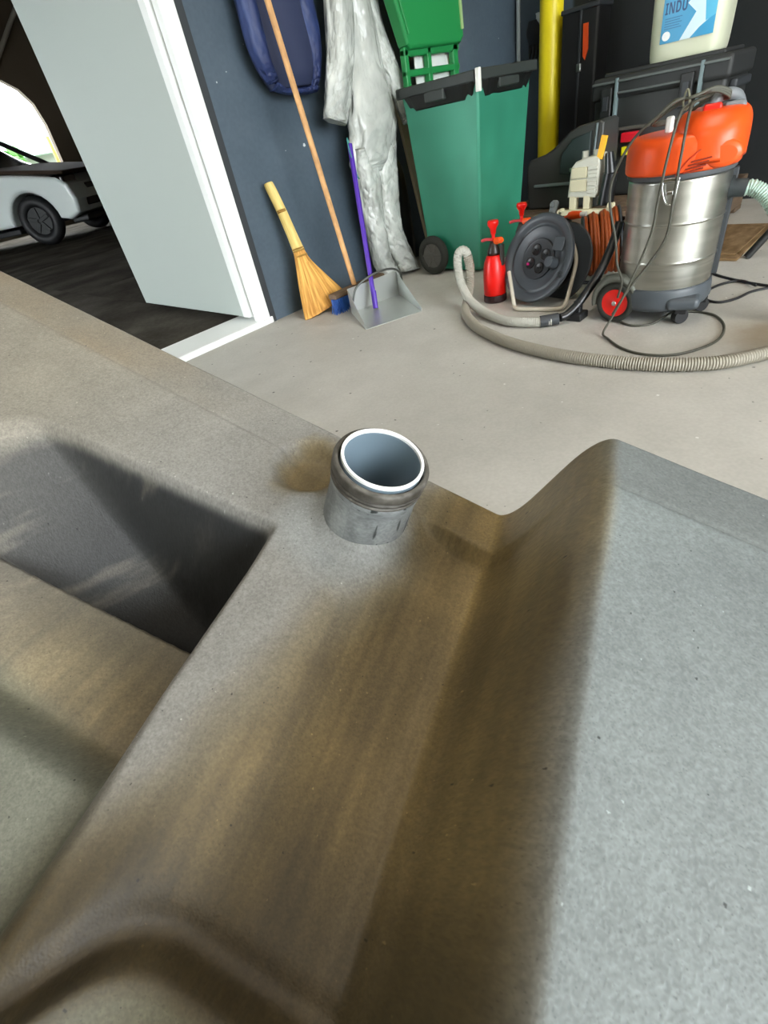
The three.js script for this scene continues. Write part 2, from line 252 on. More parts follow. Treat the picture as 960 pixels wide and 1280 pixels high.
  let k = 1 + grain * 0.16 + grain2 * 0.12 + cloud * 0.16 + cloud2 * 0.10;
  // short fibres and flecks
  const ang = fbm(u * 40, v * 40, 1) * 6.28, f = vn((u * Math.cos(ang) + v * Math.sin(ang)) * 240, (v * Math.cos(ang) - u * Math.sin(ang)) * 1500); if (f > 0.86) k *= 1 - (f - 0.86) * 1.6;
  const ix = Math.floor(u * 90), iy = Math.floor(v * 90), q = hash(ix + 211, iy + 17); if (q > 0.9) { const cx = (ix + hash(ix, iy + 7)) / 90, cy = (iy + hash(ix + 5, iy)) / 90, rr = 0.0004 + 0.0006 * hash(ix + 3, iy + 3) ** 2; if ((u - cx) ** 2 + (v - cy) ** 2 < rr * rr) k = q > 0.945 ? 1.4 : 0.45; }
  return [r * k, g * k, b * k];
}, !bump);
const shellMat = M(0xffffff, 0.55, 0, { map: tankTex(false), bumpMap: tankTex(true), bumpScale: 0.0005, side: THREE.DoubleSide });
const neckMat = M(0xffffff, 0.5, 0, { map: tex(256, 256, (s, t) => { const n = (fbm(s * 20, t * 8, 4) - 0.5) * 70 + (vn(s * 150, t * 150) - 0.5) * 26, d = ss(0.74, 0.80, fbm(s * 46, t * 7 + 2, 2)) * 90; return [138 + n - d, 143 + n - d, 144 + n - d]; }) });
const ringMat = M(0xffffff, 0.6, 0, { map: tex(256, 128, (s, t) => { const n = (fbm(s * 34, t * 10, 4) - 0.5) * 80; return [84 + n, 81 + n, 75 + n]; }) });
{
  const t = thing('plastic_tank', 'large grey-brown moulded plastic tank with filler neck and deep pit, nearest the camera', 'tank', T0.toArray());
  t.quaternion.setFromRotationMatrix(new THREE.Matrix4().makeBasis(E1, NN, E2));
  const nu = 560, nv = 216, P = [], U = [], I = [];
  const upL = V(E1.y, NN.y, E2.y);                                     // world up in the tank's frame
  const push = (u, h, v) => { P.push(u, h, v); U.push((u - TU0) / (TU1 - TU0), (v + 0.15) / (TV1 + 0.15)); };
  for (let j = 0; j <= nv; j++) for (let i = 0; i <= nu; i++) { const u = mix(TU0, TU1, i / nu), v = mix(TV0, TV1, (j / nv) ** 1.12); push(u, tankH(u, v), v); }
  for (let j = 0; j < nv; j++) for (let i = 0; i < nu; i++) { const a = j * (nu + 1) + i, b = a + nu + 1; I.push(a, b, a + 1, a + 1, b, b + 1); }
  const edge = [];                                                     // walls from the rim down to the floor
  for (let i = 0; i <= nu; i++) edge.push(i); for (let j = 1; j <= nv; j++) edge.push(j * (nu + 1) + nu); for (let i = nu - 1; i >= 0; i--) edge.push(nv * (nu + 1) + i); for (let j = nv - 1; j >= 0; j--) edge.push(j * (nu + 1));
  let prev = null;
  for (const e of edge) {
    const p = V(P[e * 3], P[e * 3 + 1], P[e * 3 + 2]), y = T0.y + p.dot(upL), q = P.length / 3, w = p.clone().addScaledVector(upL, -y);
    push(p.x, p.y, p.z); push(w.x, w.y, w.z); U[U.length - 2] = U[U.length - 4]; U[U.length - 1] = U[U.length - 3] + 0.1;
    if (prev !== null) I.push(prev, q, prev + 1, prev + 1, q, q + 1); prev = q;
  }
  const g = new THREE.BufferGeometry(); g.setAttribute('position', new THREE.Float32BufferAttribute(P, 3)); g.setAttribute('uv', new THREE.Float32BufferAttribute(U, 2)); g.setIndex(I); g.computeVertexNormals();
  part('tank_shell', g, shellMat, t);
  part('filler_neck', lathe([[0.0505, -0.04], [0.0505, 0.0], [0.0498, 0.03], [0.0492, 0.06], [0.0502, 0.0665], [0.0492, 0.069], [0.0502, 0.0725], [0.0492, 0.080], [0.0445, 0.082], [0.0445, -0.04]], 64), neckMat, t, 'rough grey moulded neck');
  part('neck_ring', lathe([[0.0445, 0.078], [0.0505, 0.078], [0.0518, 0.0790], [0.0518, 0.0810], [0.0494, 0.0818], [0.0494, 0.0835], [0.0520, 0.0842], [0.0522, 0.0865], [0.0498, 0.0873], [0.0498, 0.0890], [0.0524, 0.0898], [0.0524, 0.0985], [0.0512, 0.1010], [0.0480, 0.1020], [0.0462, 0.1005], [0.0456, 0.096], [0.0450, 0.070]], 64), ringMat, t, 'dark grooved ring around the neck top');
  const pipe = part('inner_pipe', lathe([[0.0445, -0.02], [0.0446, 0.1045], [0.0416, 0.1045], [0.0412, 0.10], [0.0412, -0.055], [0.0445, -0.055], [0.0445, -0.02]], 64), M(0x6d7d88, 0.32, 0, { side: THREE.DoubleSide }), t, 'blue-grey plastic pipe in the neck');
  part('pipe_rim', lathe([[0.0446, 0.103], [0.0446, 0.1062], [0.0442, 0.1066], [0.0418, 0.1066], [0.0413, 0.1058], [0.0413, 0.103]], 64), mat.white2, pipe, 'white cut rim');
  const lean = new THREE.Quaternion().setFromUnitVectors(V(0, 1, 0), V(0.13, 1, -0.10).normalize());   // the neck leans a little
  for (const o of t.children) if (o.name !== 'tank_shell') { o.quaternion.copy(lean); o.position.set(-0.009, 0, 0.006); }
}
// ---------------------------------------------------------------- things along the back wall
{ // straw hand broom
  const t = thing('straw_broom', 'short straw hand broom with bound handle leaning on the blue wall beside the door', 'broom', [0.2, 0, 0.2]);
  const straw = M(0xffffff, 0.8, 0, { map: tex(256, 256, (s, k) => { const n = (vn(s * 90, k * 5) - 0.5) * 70 + (fbm(s * 12, k * 3, 3) - 0.5) * 40; return [206 + n, 152 + n, 74 + n * 0.7]; }) });
  const pale = M(0xffffff, 0.6, 0, { map: tex(128, 256, (s, k) => { const n = (vn(s * 30, k * 8) - 0.5) * 30; return [216 + n, 190 + n, 112 + n]; }) });
  wpart('handle', loft([[[0.171, 0.628, 0.052], [0.012, 0, 0.004], [0, 0.004, 0.012]], [[0.173, 0.615, 0.055], [0.022, 0, 0.006], [0, 0.006, 0.022]], [[0.186, 0.505, 0.082], [0.023, 0, 0.006], [0, 0.006, 0.023]], [[0.192, 0.40, 0.108], [0.025, 0, 0.006], [0, 0.006, 0.025]], [[0.197, 0.315, 0.128], [0.029, 0, 0.006], [0, 0.006, 0.028]]], 30, 20, (a, w) => 1 + 0.05 * Math.cos(w * 6)), pale, t);
  const bind = (y, x, z, r) => { const g = new THREE.TorusGeometry(r, 0.0035, 8, 28); g.rotateX(Math.PI / 2 - 0.2); g.translate(x, y, z); return g; };
  wpart('binding', [bind(0.505, 0.186, 0.082, 0.023), bind(0.498, 0.187, 0.084, 0.023), bind(0.325, 0.196, 0.126, 0.029), bind(0.315, 0.197, 0.128, 0.030), bind(0.29, 0.198, 0.135, 0.033)], M(0xa07a34, 0.7), t, 'twine binding');
  const secs = [[[0.197, 0.32, 0.127], [0.028, 0, 0], [0, 0, 0.027]], [[0.199, 0.26, 0.140], [0.048, 0, 0], [0, 0, 0.031]], [[0.214, 0.16, 0.165], [0.098, 0.004, 0], [0, 0, 0.036]], [[0.228, 0.06, 0.188], [0.142, 0.022, 0], [0, 0, 0.040]], [[0.232, 0.022, 0.200], [0.156, 0.022, 0], [0, 0, 0.040]]];
  wpart('bristles', loft(secs, 40, 90, (a, w) => 1 + 0.05 * (vn(w * 14, a * 2) - 0.5) + 0.02 * Math.cos(w * 44)), straw, t);
  const gs = []; for (let i = 0; i < 130; i++) { const w = rnd() * 6.283, k = 0.75 + 0.3 * rnd(), y = rnd() * 0.03; const a = V(0.2 + 0.04 * Math.cos(w) * k, 0.26, 0.14 + 0.03 * Math.sin(w)), b = V(0.232 + 0.152 * Math.cos(w) * Math.min(k, 0.98), 0.008 + y * 0.6 + 0.022 * (1 + Math.cos(w)) * 0.5, 0.20 + 0.041 * Math.sin(w) * k); gs.push(cyl(a, b, 0.0018, 0.0012, 5)); }
  wpart('loose_straw', gs, straw, t).userData.kind = 'stuff';
}
{ // push broom with blue bristles
  const t = thing('push_broom', 'push broom with long pale wooden handle and blue bristles, leaning behind the dustpan', 'broom', [0.45, 0, 0.25]);
  wpart('handle', cyl(V(0.385, 0.085, 0.30), V(0.255, 1.62, 0.19), 0.0135, 0.0135, 20), mat.wood, t);
  wpart('head', rb(0.20, 0.60, 0.070, 0.098, 0.275, 0.335, 0.01), mat.brownWood, t, 'brown wooden head');
  const gs = []; for (let i = 0; i < 520; i++) { const x = 0.205 + rnd() * 0.39, z = 0.28 + rnd() * 0.05; gs.push(cyl(V(x, 0.08, z), V(x + (rnd() - 0.6) * 0.05, 0.0, z + (rnd() - 0.35) * 0.05), 0.0022, 0.0018, 5)); }
  wpart('bristles', [rb(0.205, 0.595, 0.02, 0.072, 0.28, 0.33, 0.012), ...gs], mat.blue, t, 'blue bristles');
}
{ // long-handled galvanised dustpan
  const t = thing('dustpan', 'galvanised metal dustpan with a long purple handle lying in front of the push broom', 'dustpan', [0.25, 0, 0.6]);
  const bl = V(0.225, 0.004, 0.415), br = V(0.545, 0.004, 0.475), fl = V(0.056, 0.002, 0.684), fr = V(0.345, 0.002, 0.80), up = (p, h, dz = 0) => V(p.x, h, p.z + dz);
  const sheet = (a, b, c, d) => { const n = new THREE.Vector3().crossVectors(b.clone().sub(a), d.clone().sub(a)).normalize().multiplyScalar(0.0025), q = [a, b, c, d], P = [], I = []; for (const s of [0, 1]) for (const p of q) P.push(p.x + n.x * s, p.y + n.y * s, p.z + n.z * s); I.push(0, 1, 2, 0, 2, 3, 4, 6, 5, 4, 7, 6); for (let i = 0; i < 4; i++) { const j = (i + 1) % 4; I.push(i, i + 4, j, j, i + 4, j + 4); } const g = new THREE.BufferGeometry(); g.setAttribute('position', new THREE.Float32BufferAttribute(P, 3)); g.setIndex(I); const h = g.toNonIndexed(); h.computeVertexNormals(); return h; };
  const galv = M(0xffffff, 0.38, 0.7, { map: tex(128, 128, (s, k) => { const n = (fbm(s * 8, k * 8, 3) - 0.5) * 46; return [190 + n, 194 + n, 190 + n]; }) });
  wpart('pan_floor', sheet(bl, br, fr, fl), galv, t);
  wpart('pan_back', sheet(bl, up(bl, 0.125), up(br, 0.125), br), galv, t);
  wpart('pan_side', sheet(bl, fl, up(fl, 0.018), up(bl, 0.125)), galv, t); wpart('pan_side', sheet(br, fr, up(fr, 0.018), up(br, 0.125)), galv, t);
  wpart('wire_bail', sweep([[0.20, 0.06, 0.46], [0.24, 0.13, 0.47], [0.33, 0.165, 0.50], [0.44, 0.165, 0.52], [0.52, 0.13, 0.52], [0.545, 0.06, 0.51]], 0.0055, 60, 10), M(0x5c5f5c, 0.45, 0.7), t, 'grey wire bail');
  wpart('handle', [cyl(V(0.305, 0.01, 0.515), V(0.535, 0.708, 0.297), 0.0125, 0.0125, 20), cyl(V(0.305, 0.008, 0.516), V(0.325, 0.09, 0.50), 0.0145, 0.0145, 20)], mat.purple, t, 'purple tube handle');
  wpart('hanging_loop', sweep([[0.535, 0.700, 0.297], [0.522, 0.735, 0.30], [0.512, 0.70, 0.31], [0.508, 0.62, 0.33], [0.505, 0.575, 0.345], [0.514, 0.565, 0.345]], 0.003, 40, 8), M(0x3c8a86, 0.5), t, 'teal hanging loop');
}
{ // navy jacket
  const t = thing('navy_jacket', 'navy blue quilted jacket hanging on the wall behind the push broom handle', 'jacket', [0.44, 1.6, 0.06]);
  const navy = M(0xffffff, 0.55, 0, { bumpScale: 0.006, bumpMap: tex(256, 256, (s, k) => { const n = 255 * clamp(Math.abs(fbm(s * 6, k * 8, 3) - 0.5) * 3, 0, 1); return [n, n, n]; }, false), map: tex(256, 256, (s, k) => { const n = (fbm(s * 7, k * 5, 4) - 0.5) * 46; return [34 + n * 0.6, 50 + n * 0.8, 96 + n]; }) });
  const lining = M(0x232c4a, 0.7);
  const fold = (a, w) => 1 + 0.05 * Math.cos(w * 7 + a * 5) + 0.08 * (vn(w * 3 + 4, a * 7) - 0.5);
  wpart('back_panel', loft([[[0.44, 1.66, 0.05], [0.14, 0, 0], [0, 0, 0.035]], [[0.44, 1.55, 0.075], [0.2, 0, 0], [0, 0, 0.06]], [[0.445, 1.25, 0.08], [0.19, 0, 0], [0, 0, 0.068]], [[0.44, 1.05, 0.08], [0.18, 0, 0], [0, 0, 0.07]], [[0.44, 0.965, 0.07], [0.13, 0, 0], [0, 0, 0.055]]], 36, 40, fold), lining, t, 'dark lining');
  wpart('front_panel', loft([[[0.30, 1.62, 0.08], [0.07, 0, 0], [0, 0, 0.03]], [[0.275, 1.30, 0.095], [0.055, 0, 0], [0, 0, 0.04]], [[0.275, 1.10, 0.10], [0.052, 0, 0.0], [0, 0, 0.04]], [[0.31, 1.01, 0.095], [0.04, 0.01, 0], [0, 0, 0.032]], [[0.335, 0.985, 0.085], [0.02, 0, 0], [0, 0, 0.02]]], 34, 28, fold), navy, t);
  wpart('front_panel', loft([[[0.55, 1.62, 0.08], [0.085, 0, 0], [0, 0, 0.03]], [[0.565, 1.30, 0.095], [0.075, 0, 0], [0, 0, 0.045]], [[0.59, 1.12, 0.10], [0.05, 0, 0], [0, 0, 0.042]], [[0.575, 1.0, 0.095], [0.034, 0, 0], [0, 0, 0.035]], [[0.55, 0.945, 0.085], [0.022, 0, 0], [0, 0, 0.02]]], 34, 28, fold), navy, t);
  wpart('hem', loft([[[0.32, 0.985, 0.085], [0.015, 0.02, 0], [0, 0, 0.03]], [[0.40, 0.958, 0.085], [0, 0.016, 0], [0, 0, 0.03]], [[0.50, 0.950, 0.085], [0, 0.016, 0], [0, 0, 0.03]], [[0.575, 0.955, 0.085], [0, 0.018, 0], [0, 0, 0.03]]], 24, 20, fold), navy, t);
  wpart('hook', cyl(V(0.44, 1.66, 0.0), V(0.44, 1.68, 0.07), 0.008), mat.steel, t);
}
{ // translucent coverall
  const t = thing('protective_coverall', 'crumpled milky white plastic coverall hanging on the wall between jacket and green bin', 'coverall', [0.86, 0, 0.18]);
  const pl = new THREE.MeshPhysicalMaterial({ color: 0xe2e6e4, roughness: 0.26, transmission: 0.18, thickness: 0, side: THREE.DoubleSide, clearcoat: 0.35, clearcoatRoughness: 0.25, bumpScale: 0.012, bumpMap: tex(512, 512, (s, k) => { const a = Math.abs(fbm(s * 8, k * 11, 3) - 0.5) * 2, b = Math.abs(fbm(s * 20 + 9, k * 22, 3) - 0.5); const n = 255 * clamp(a * 1.3 + b * 0.6, 0, 1); return [n, n, n]; }, false), map: tex(256, 256, (s, k) => { const n = (fbm(s * 9, k * 12, 4) - 0.5) * 70; return [222 + n, 224 + n, 220 + n]; }) });
  const wr = (seed, amp = 0.16) => (a, w) => 1 + amp * (fbm(w * 1.6 + seed, a * 7 + seed * 3, 3) - 0.5) * 2 + 0.05 * Math.cos(w * 5 + a * 9 + seed) + 0.10 * Math.abs(fbm(w * 2.5 + seed, a * 16 - w * 2, 2) - 0.5) * 2 - 0.04;
  wpart('torso', loft([[[0.93, 1.75, 0.09], [0.09, 0, 0], [0, 0, 0.04]], [[0.93, 1.5, 0.105], [0.10, 0, 0], [0, 0, 0.05]], [[0.925, 1.24, 0.115], [0.098, 0, 0], [0, 0, 0.055]], [[0.90, 1.0, 0.13], [0.13, 0, 0], [0, 0, 0.06]], [[0.86, 0.78, 0.17], [0.175, 0, 0], [0, 0, 0.08]], [[0.825, 0.62, 0.17], [0.165, 0, 0], [0, 0, 0.07]], [[0.82, 0.56, 0.165], [0.13, 0, 0], [0, 0, 0.05]]], 70, 60, wr(1)), pl, t);
  wpart('sleeve', loft([[[0.80, 1.62, 0.12], [0.07, 0.02, 0], [0, 0, 0.05]], [[0.785, 1.4, 0.15], [0.08, 0, 0], [0, 0, 0.055]], [[0.725, 1.15, 0.17], [0.078, 0, 0], [0, 0, 0.055]], [[0.645, 0.95, 0.18], [0.078, -0.01, 0], [0, 0, 0.05]], [[0.585, 0.825, 0.18], [0.072, -0.02, 0], [0, 0, 0.04]], [[0.578, 0.805, 0.18], [0.068, -0.022, 0], [0, 0, 0.035]]], 60, 40, wr(5, 0.1)), pl, t);
  wpart('sleeve', loft([[[0.98, 1.55, 0.10], [0.05, 0, 0], [0, 0, 0.04]], [[1.01, 1.2, 0.12], [0.055, 0.01, 0], [0, 0, 0.04]], [[1.065, 1.0, 0.145], [0.055, 0.02, 0], [0, 0, 0.038]], [[1.13, 0.83, 0.165], [0.05, 0.02, 0], [0, 0, 0.038]], [[1.155, 0.75, 0.165], [0.04, 0.02, 0], [0, 0, 0.03]]], 50, 36, wr(9, 0.1)), pl, t);
  wpart('leg', loft([[[0.755, 0.68, 0.17], [0.095, 0, 0], [0, 0, 0.065]], [[0.745, 0.5, 0.17], [0.082, 0, 0], [0, 0, 0.06]], [[0.735, 0.3, 0.18], [0.066, 0, 0], [0, 0, 0.06]], [[0.76, 0.12, 0.18], [0.066, 0, 0], [0, 0, 0.055]], [[0.79, 0.004, 0.19], [0.072, 0, 0], [0, 0, 0.05]]], 60, 40, wr(13)), pl, t);
  wpart('leg', loft([[[0.905, 0.68, 0.17], [0.095, 0, 0], [0, 0, 0.065]], [[0.885, 0.5, 0.175], [0.085, 0, 0], [0, 0, 0.06]], [[0.86, 0.3, 0.19], [0.07, 0, 0], [0, 0, 0.06]], [[0.895, 0.14, 0.20], [0.09, -0.02, 0], [0, 0, 0.062]], [[0.945, 0.016, 0.21], [0.10, -0.01, 0], [0, 0, 0.055]]], 60, 40, wr(17)), pl, t);
  wpart('hook', cyl(V(0.93, 1.73, 0.001), V(0.93, 1.73, 0.09), 0.008), mat.steel, t);
}
one('board_offcut', (() => { const g = new RoundedBoxGeometry(0.09, 1.06, 0.02, 2, 0.004); g.rotateX(-0.14); g.rotateZ(0.05); g.translate(1.235, 0.533, 0.1); return g; })(), M(0xb7ab90, 0.8), 'narrow beige board leaning on the wall between coverall and green bin', 'board');
{ // black sack shape added to stand in for shadow in the gap
  const t = thing('gap_shadow_sack', 'black sack shape added for the shadow in the gap behind the coverall legs', 'bag', [1.08, 0, 0.12]);
  const bag = M(0x0c0d0d, 0.4), cr = (a, w) => 1 + 0.10 * (fbm(w * 2, a * 6, 3) - 0.5) * 2 + 0.04 * Math.cos(w * 9 + a * 6);
  wpart('bag_body', loft([[[1.07, 0.003, 0.07], [0.07, 0, 0], [0, 0, 0.045]], [[1.07, 0.06, 0.07], [0.10, 0, 0], [0, 0, 0.055]], [[1.07, 0.3, 0.07], [0.105, 0, 0], [0, 0, 0.055]], [[1.07, 0.52, 0.065], [0.09, 0, 0], [0, 0, 0.05]], [[1.07, 0.60, 0.06], [0.03, 0, 0], [0, 0, 0.025]]], 40, 36, cr), bag, t);
  wpart('knot', loft([[[1.07, 0.59, 0.06], [0.03, 0, 0], [0, 0, 0.02]], [[1.07, 0.62, 0.055], [0.02, 0, 0], [0, 0, 0.015]], [[1.07, 0.67, 0.05], [0.045, 0, 0], [0, 0, 0.025]]], 20, 24, cr), bag, t);
}
// ---------------------------------------------------------------- green wheeled bin
{
  const t = thing('wheeled_bin', 'green wheeled rubbish bin with a dark rim and its lid thrown open against the wall', 'bin', [1.19, 0, 0.52]);
  const green = M(0xffffff, 0.5, 0, { map: tex(256, 512, (s, k) => { const n = (fbm(s * 14, k * 3, 4) - 0.5) * 36 + (vn(s * 60, k * 7) - 0.5) * 14; const d = ss(0.35, 0.0, k) * 10; return [46 + n * 0.7 - d, 128 + n - d, 102 + n * 0.9 - d]; }) });
  const lidGreen = M(0x1f8546, 0.42), rimM = M(0x2b312e, 0.6);
  // hollow tapered body
  const P = [], U = [], I = [], ring = (x0, x1, z0, z1, y, r) => { const q = []; for (const [cx, cz, a0] of [[x1 - r, z1 - r, 0], [x0 + r, z1 - r, 1], [x0 + r, z0 + r, 2], [x1 - r, z0 + r, 3]]) for (let k = 0; k <= 5; k++) { const a = (a0 + k / 5) * Math.PI / 2; q.push([cx + r * Math.cos(a), y, cz + r * Math.sin(a)]); } return q; };
  const rings = [ring(0.985, 1.37, 0.38, 0.72, 0.012, 0.02), ring(0.975, 1.38, 0.37, 0.73, 0.03, 0.018), ring(0.95, 1.425, 0.315, 0.775, 0.80, 0.014), ring(0.945, 1.43, 0.31, 0.78, 0.845, 0.014), ring(0.965, 1.41, 0.33, 0.76, 0.845, 0.03), ring(0.995, 1.36, 0.39, 0.71, 0.04, 0.03)];
  const m = rings[0].length; rings.forEach((q, i) => q.forEach((p, j) => { P.push(...p); U.push(j / m * 2, p[1]); }));
  for (let i = 0; i < rings.length - 1; i++) for (let j = 0; j < m; j++) { const a = i * m + j, b = i * m + (j + 1) % m; I.push(a, a + m, b, b, a + m, b + m); }
  for (const e of [0, rings.length - 1]) for (let j = 1; j < m - 1; j++) e ? I.push(e * m, e * m + j + 1, e * m + j) : I.push(0, j, j + 1);
  const g = new THREE.BufferGeometry(); g.setAttribute('position', new THREE.Float32BufferAttribute(P, 3)); g.setAttribute('uv', new THREE.Float32BufferAttribute(U, 2)); g.setIndex(I); const gg = g.toNonIndexed(); gg.computeVertexNormals();
  green.side = THREE.DoubleSide;
  wpart('bin_body', gg, green, t);
  wpart('rim', [rb(0.925, 1.455, 0.838, 0.882, 0.765, 0.80, 0.008), rb(0.925, 0.96, 0.838, 0.882, 0.30, 0.795, 0.008), rb(1.42, 1.455, 0.838, 0.882, 0.30, 0.795, 0.008), rb(0.925, 1.455, 0.838, 0.882, 0.29, 0.325, 0.008), rb(0.915, 0.945, 0.80, 0.845, 0.48, 0.60, 0.008), rb(1.10, 1.28, 0.80, 0.84, 0.775, 0.80, 0.008)], rimM, t, 'dirty dark rim');
  wpart('bin_liner', loft([[[1.19, 0.84, 0.55], [0.272, 0, 0], [0, 0, 0.252]], [[1.19, 0.82, 0.55], [0.262, 0, 0], [0, 0, 0.240]], [[1.19, 0.78, 0.55], [0.243, 0, 0], [0, 0, 0.226]]], 12, 96, (a, w) => 1 + 0.02 * Math.cos(w * 17) + 0.03 * (vn(w * 6, 3) - 0.5), 0.3), M(0x0d0f0e, 0.45), t, 'black liner turned over the rim');
  wpart('corner_highlight', rb(0.915, 0.935, 0.80, 0.885, 0.785, 0.808, 0.004), mat.highlightWhite, t, 'pale highlight patch on the rim corner');  // pale block paints in the highlight on the rim corner
  // rear handle: bars and uprights, then the lid hinged on them
  const bar = (x0, x1, y0, y1) => rb(x0, x1, y0, y1, 0.225, 0.26, 0.008);
  wpart('rear_handle', [bar(1.07, 1.55, 1.005, 1.045), bar(1.07, 1.55, 0.925, 0.955), bar(1.07, 1.105, 0.86, 1.04), bar(1.26, 1.295, 0.86, 1.04), bar(1.49, 1.54, 0.86, 1.04), rb(1.07, 1.45, 0.85, 0.885, 0.225, 0.31, 0.01)], lidGreen, t);
  const lid = wpart('lid', (() => { const s = ext(shape([[1.075, 1.05], [1.10, 1.03], [1.54, 1.035], [1.57, 1.06], [1.535, 1.58], [1.50, 1.62], [0.90, 1.62], [0.865, 1.58]]), 0.045, 0.016); s.translate(0, 0, 0.225); return s; })(), lidGreen, t, 'bright green open lid');
  wpart('lid_lip', cyl(V(1.548, 1.09, 0.288), V(1.515, 1.56, 0.288), 0.010), M(0x8fb070, 0.5), lid, 'pale worn lip'); wpart('lid_lip', cyl(V(1.085, 1.09, 0.288), V(0.905, 1.56, 0.288), 0.008), lidGreen, lid);
  const tyre = new THREE.TorusGeometry(0.082, 0.022, 14, 40); tyre.scale(1, 1, 1.1); tyre.rotateY(Math.PI / 2);
  const hub = (x) => { const q = new THREE.CylinderGeometry(0.072, 0.072, 0.026, 32); q.rotateZ(Math.PI / 2); q.translate(x, 0.1035, 0.435); return q; };
  for (const x of [0.925, 1.43]) { const w = wpart('wheel', (() => { const q = tyre.clone(); q.translate(x, 0.1035, 0.435); return q; })(), mat.rubber, t); const gs = [hub(x)]; for (let k = 0; k < 6; k++) { const q = new RoundedBoxGeometry(0.034, 0.012, 0.06, 2, 0.004); q.translate(0, 0, 0.04); q.rotateX(k * Math.PI / 3); q.translate(x, 0.1035, 0.435); gs.push(q); } gs.push(cyl(V(x - 0.022, 0.1035, 0.435), V(x + 0.022, 0.1035, 0.435), 0.018)); wpart('hub', gs, mat.tyreGrey, w); }
  wpart('axle', cyl(V(0.925, 0.1035, 0.435), V(1.43, 0.1035, 0.435), 0.009), mat.darkGrey, t);
}
one('white_cloth', loft([[[1.21, 0.94, 0.205], [0, 0.085, 0], [0, 0, 0.006]], [[1.30, 0.945, 0.205], [0, 0.092, 0], [0, 0, 0.014]], [[1.44, 0.945, 0.205], [0, 0.088, 0], [0, 0, 0.014]], [[1.52, 0.93, 0.205], [0, 0.07, 0], [0, 0, 0.006]]], 24, 20, (a, w) => 1 + 0.14 * (vn(w * 3, a * 8) - 0.5)), mat.white, 'white cloth stuffed behind the handle of the green bin', 'cloth');
// ---------------------------------------------------------------- right-hand corner
{ const t = thing('yellow_pipe', 'thick yellow vertical pipe rising by the right-hand corner', 'pipe', [2.45, 0, 0.34]);
  wpart('pipe', cyl(V(2.45, 0, 0.34), V(2.45, 3.3, 0.34), 0.072, 0.072, 40), mat.yellow, t);
  wpart('wall_clamp', [lathe([[0.072, 1.9], [0.077, 1.9], [0.077, 1.94], [0.072, 1.94]], 40).translate(2.45, 0, 0.34), bx(2.515, 2.599, 1.905, 1.935, 0.325, 0.355)], mat.darkGrey, t); }
one('corner_conduit', cyl(V(2.575, 0, 0.03), V(2.575, 3.3, 0.03), 0.014, 0.014, 14), M(0x8f9a9e, 0.5), 'thin pale conduit running up the corner behind the green bin', 'conduit');
{ const t = thing('work_glove', 'black work glove with a white cuff hanging left of the yellow pipe', 'glove', [2.56, 1.06, 0.17]);
  const blob = (s, n) => loft(s, 24, 20, (a, w) => 1 + 0.2 * (vn(w * 2 + n, a * 5) - 0.5));
  wpart('palm', [blob([[[2.56, 1.12, 0.17], [0.02, 0, 0], [0, 0, 0.05]], [[2.555, 1.06, 0.17], [0.026, 0, 0], [0, 0, 0.06]], [[2.56, 1.0, 0.17], [0.02, 0, 0], [0, 0, 0.05]]], 2), ...[0.13, 0.155, 0.18, 0.205].map((z, i) => blob([[[2.56, 1.02, z], [0.012, 0, 0], [0, 0, 0.012]], [[2.56, 0.965 - 0.01 * (i % 2), z], [0.011, 0, 0], [0, 0, 0.011]], [[2.56, 0.93 - 0.012 * (i % 3), z - 0.004], [0.006, 0, 0], [0, 0, 0.006]]], i)), blob([[[2.556, 1.06, 0.215], [0.012, 0, 0], [0, 0, 0.014]], [[2.556, 1.03, 0.24], [0.011, 0, 0], [0, 0.005, 0.012]], [[2.556, 1.0, 0.25], [0.006, 0, 0], [0, 0, 0.006]]], 7)], mat.black, t);
  wpart('cuff', blob([[[2.56, 1.15, 0.2], [0.018, 0, 0], [0, 0, 0.03]], [[2.56, 1.11, 0.21], [0.024, 0, 0], [0, 0, 0.036]], [[2.556, 1.06, 0.225], [0.016, 0, 0], [0, 0, 0.02]]], 9), mat.white, t, 'white cuff');
  wpart('nail', cyl(V(2.6, 1.14, 0.19), V(2.545, 1.15, 0.19), 0.003), mat.steel, t); }
{ const t = thing('tall_case', 'tall narrow black case with an orange tag standing behind the tool chest', 'case', [2.42, 0, 0.6]);
  wpart('case_body', rb(2.36, 2.54, 0, 1.10, 0.455, 0.69, 0.02), mat.black, t);
  wpart('case_edge', [rb(2.352, 2.372, 0.02, 1.09, 0.575, 0.59, 0.004), rb(2.352, 2.545, 1.08, 1.105, 0.452, 0.695, 0.008)], mat.darkGrey, t);
  const s = extX([[0.600, 1.02], [0.632, 1.02], [0.640, 0.90], [0.622, 0.85], [0.606, 0.87]], 2.353, 0.008, 0.002); wpart('orange_tag', s, mat.orange, t, 'orange pointed tag');
  wpart('clasp', [rb(2.345, 2.365, 0.80, 0.84, 0.57, 0.6, 0.005), rb(2.345, 2.365, 0.35, 0.39, 0.57, 0.6, 0.005)], mat.steel, t); }
{ // pallet under the boxes
  const t = thing('wooden_pallet', 'dark brown wooden pallet under the black tool chest and case', 'pallet', [1.9, 0, 1.05]);
  for (let k = 0; k < 6; k++) { const x = 1.475 + k * 0.145; wpart('deck_board', rb(x, x + 0.12, 0.155, 0.18, 0.46, 1.66, 0.004), mat.brownWood, t); }
  for (const z of [0.46, 1.01, 1.56]) wpart('stringer', rb(1.475, 2.32, 0.03, 0.155, z, z + 0.1, 0.005), mat.brownWood, t);
  for (const x of [1.475, 1.84, 2.195]) wpart('bottom_board', rb(x, x + 0.125, 0.004, 0.03, 0.46, 1.66, 0.004), mat.brownWood, t);
}
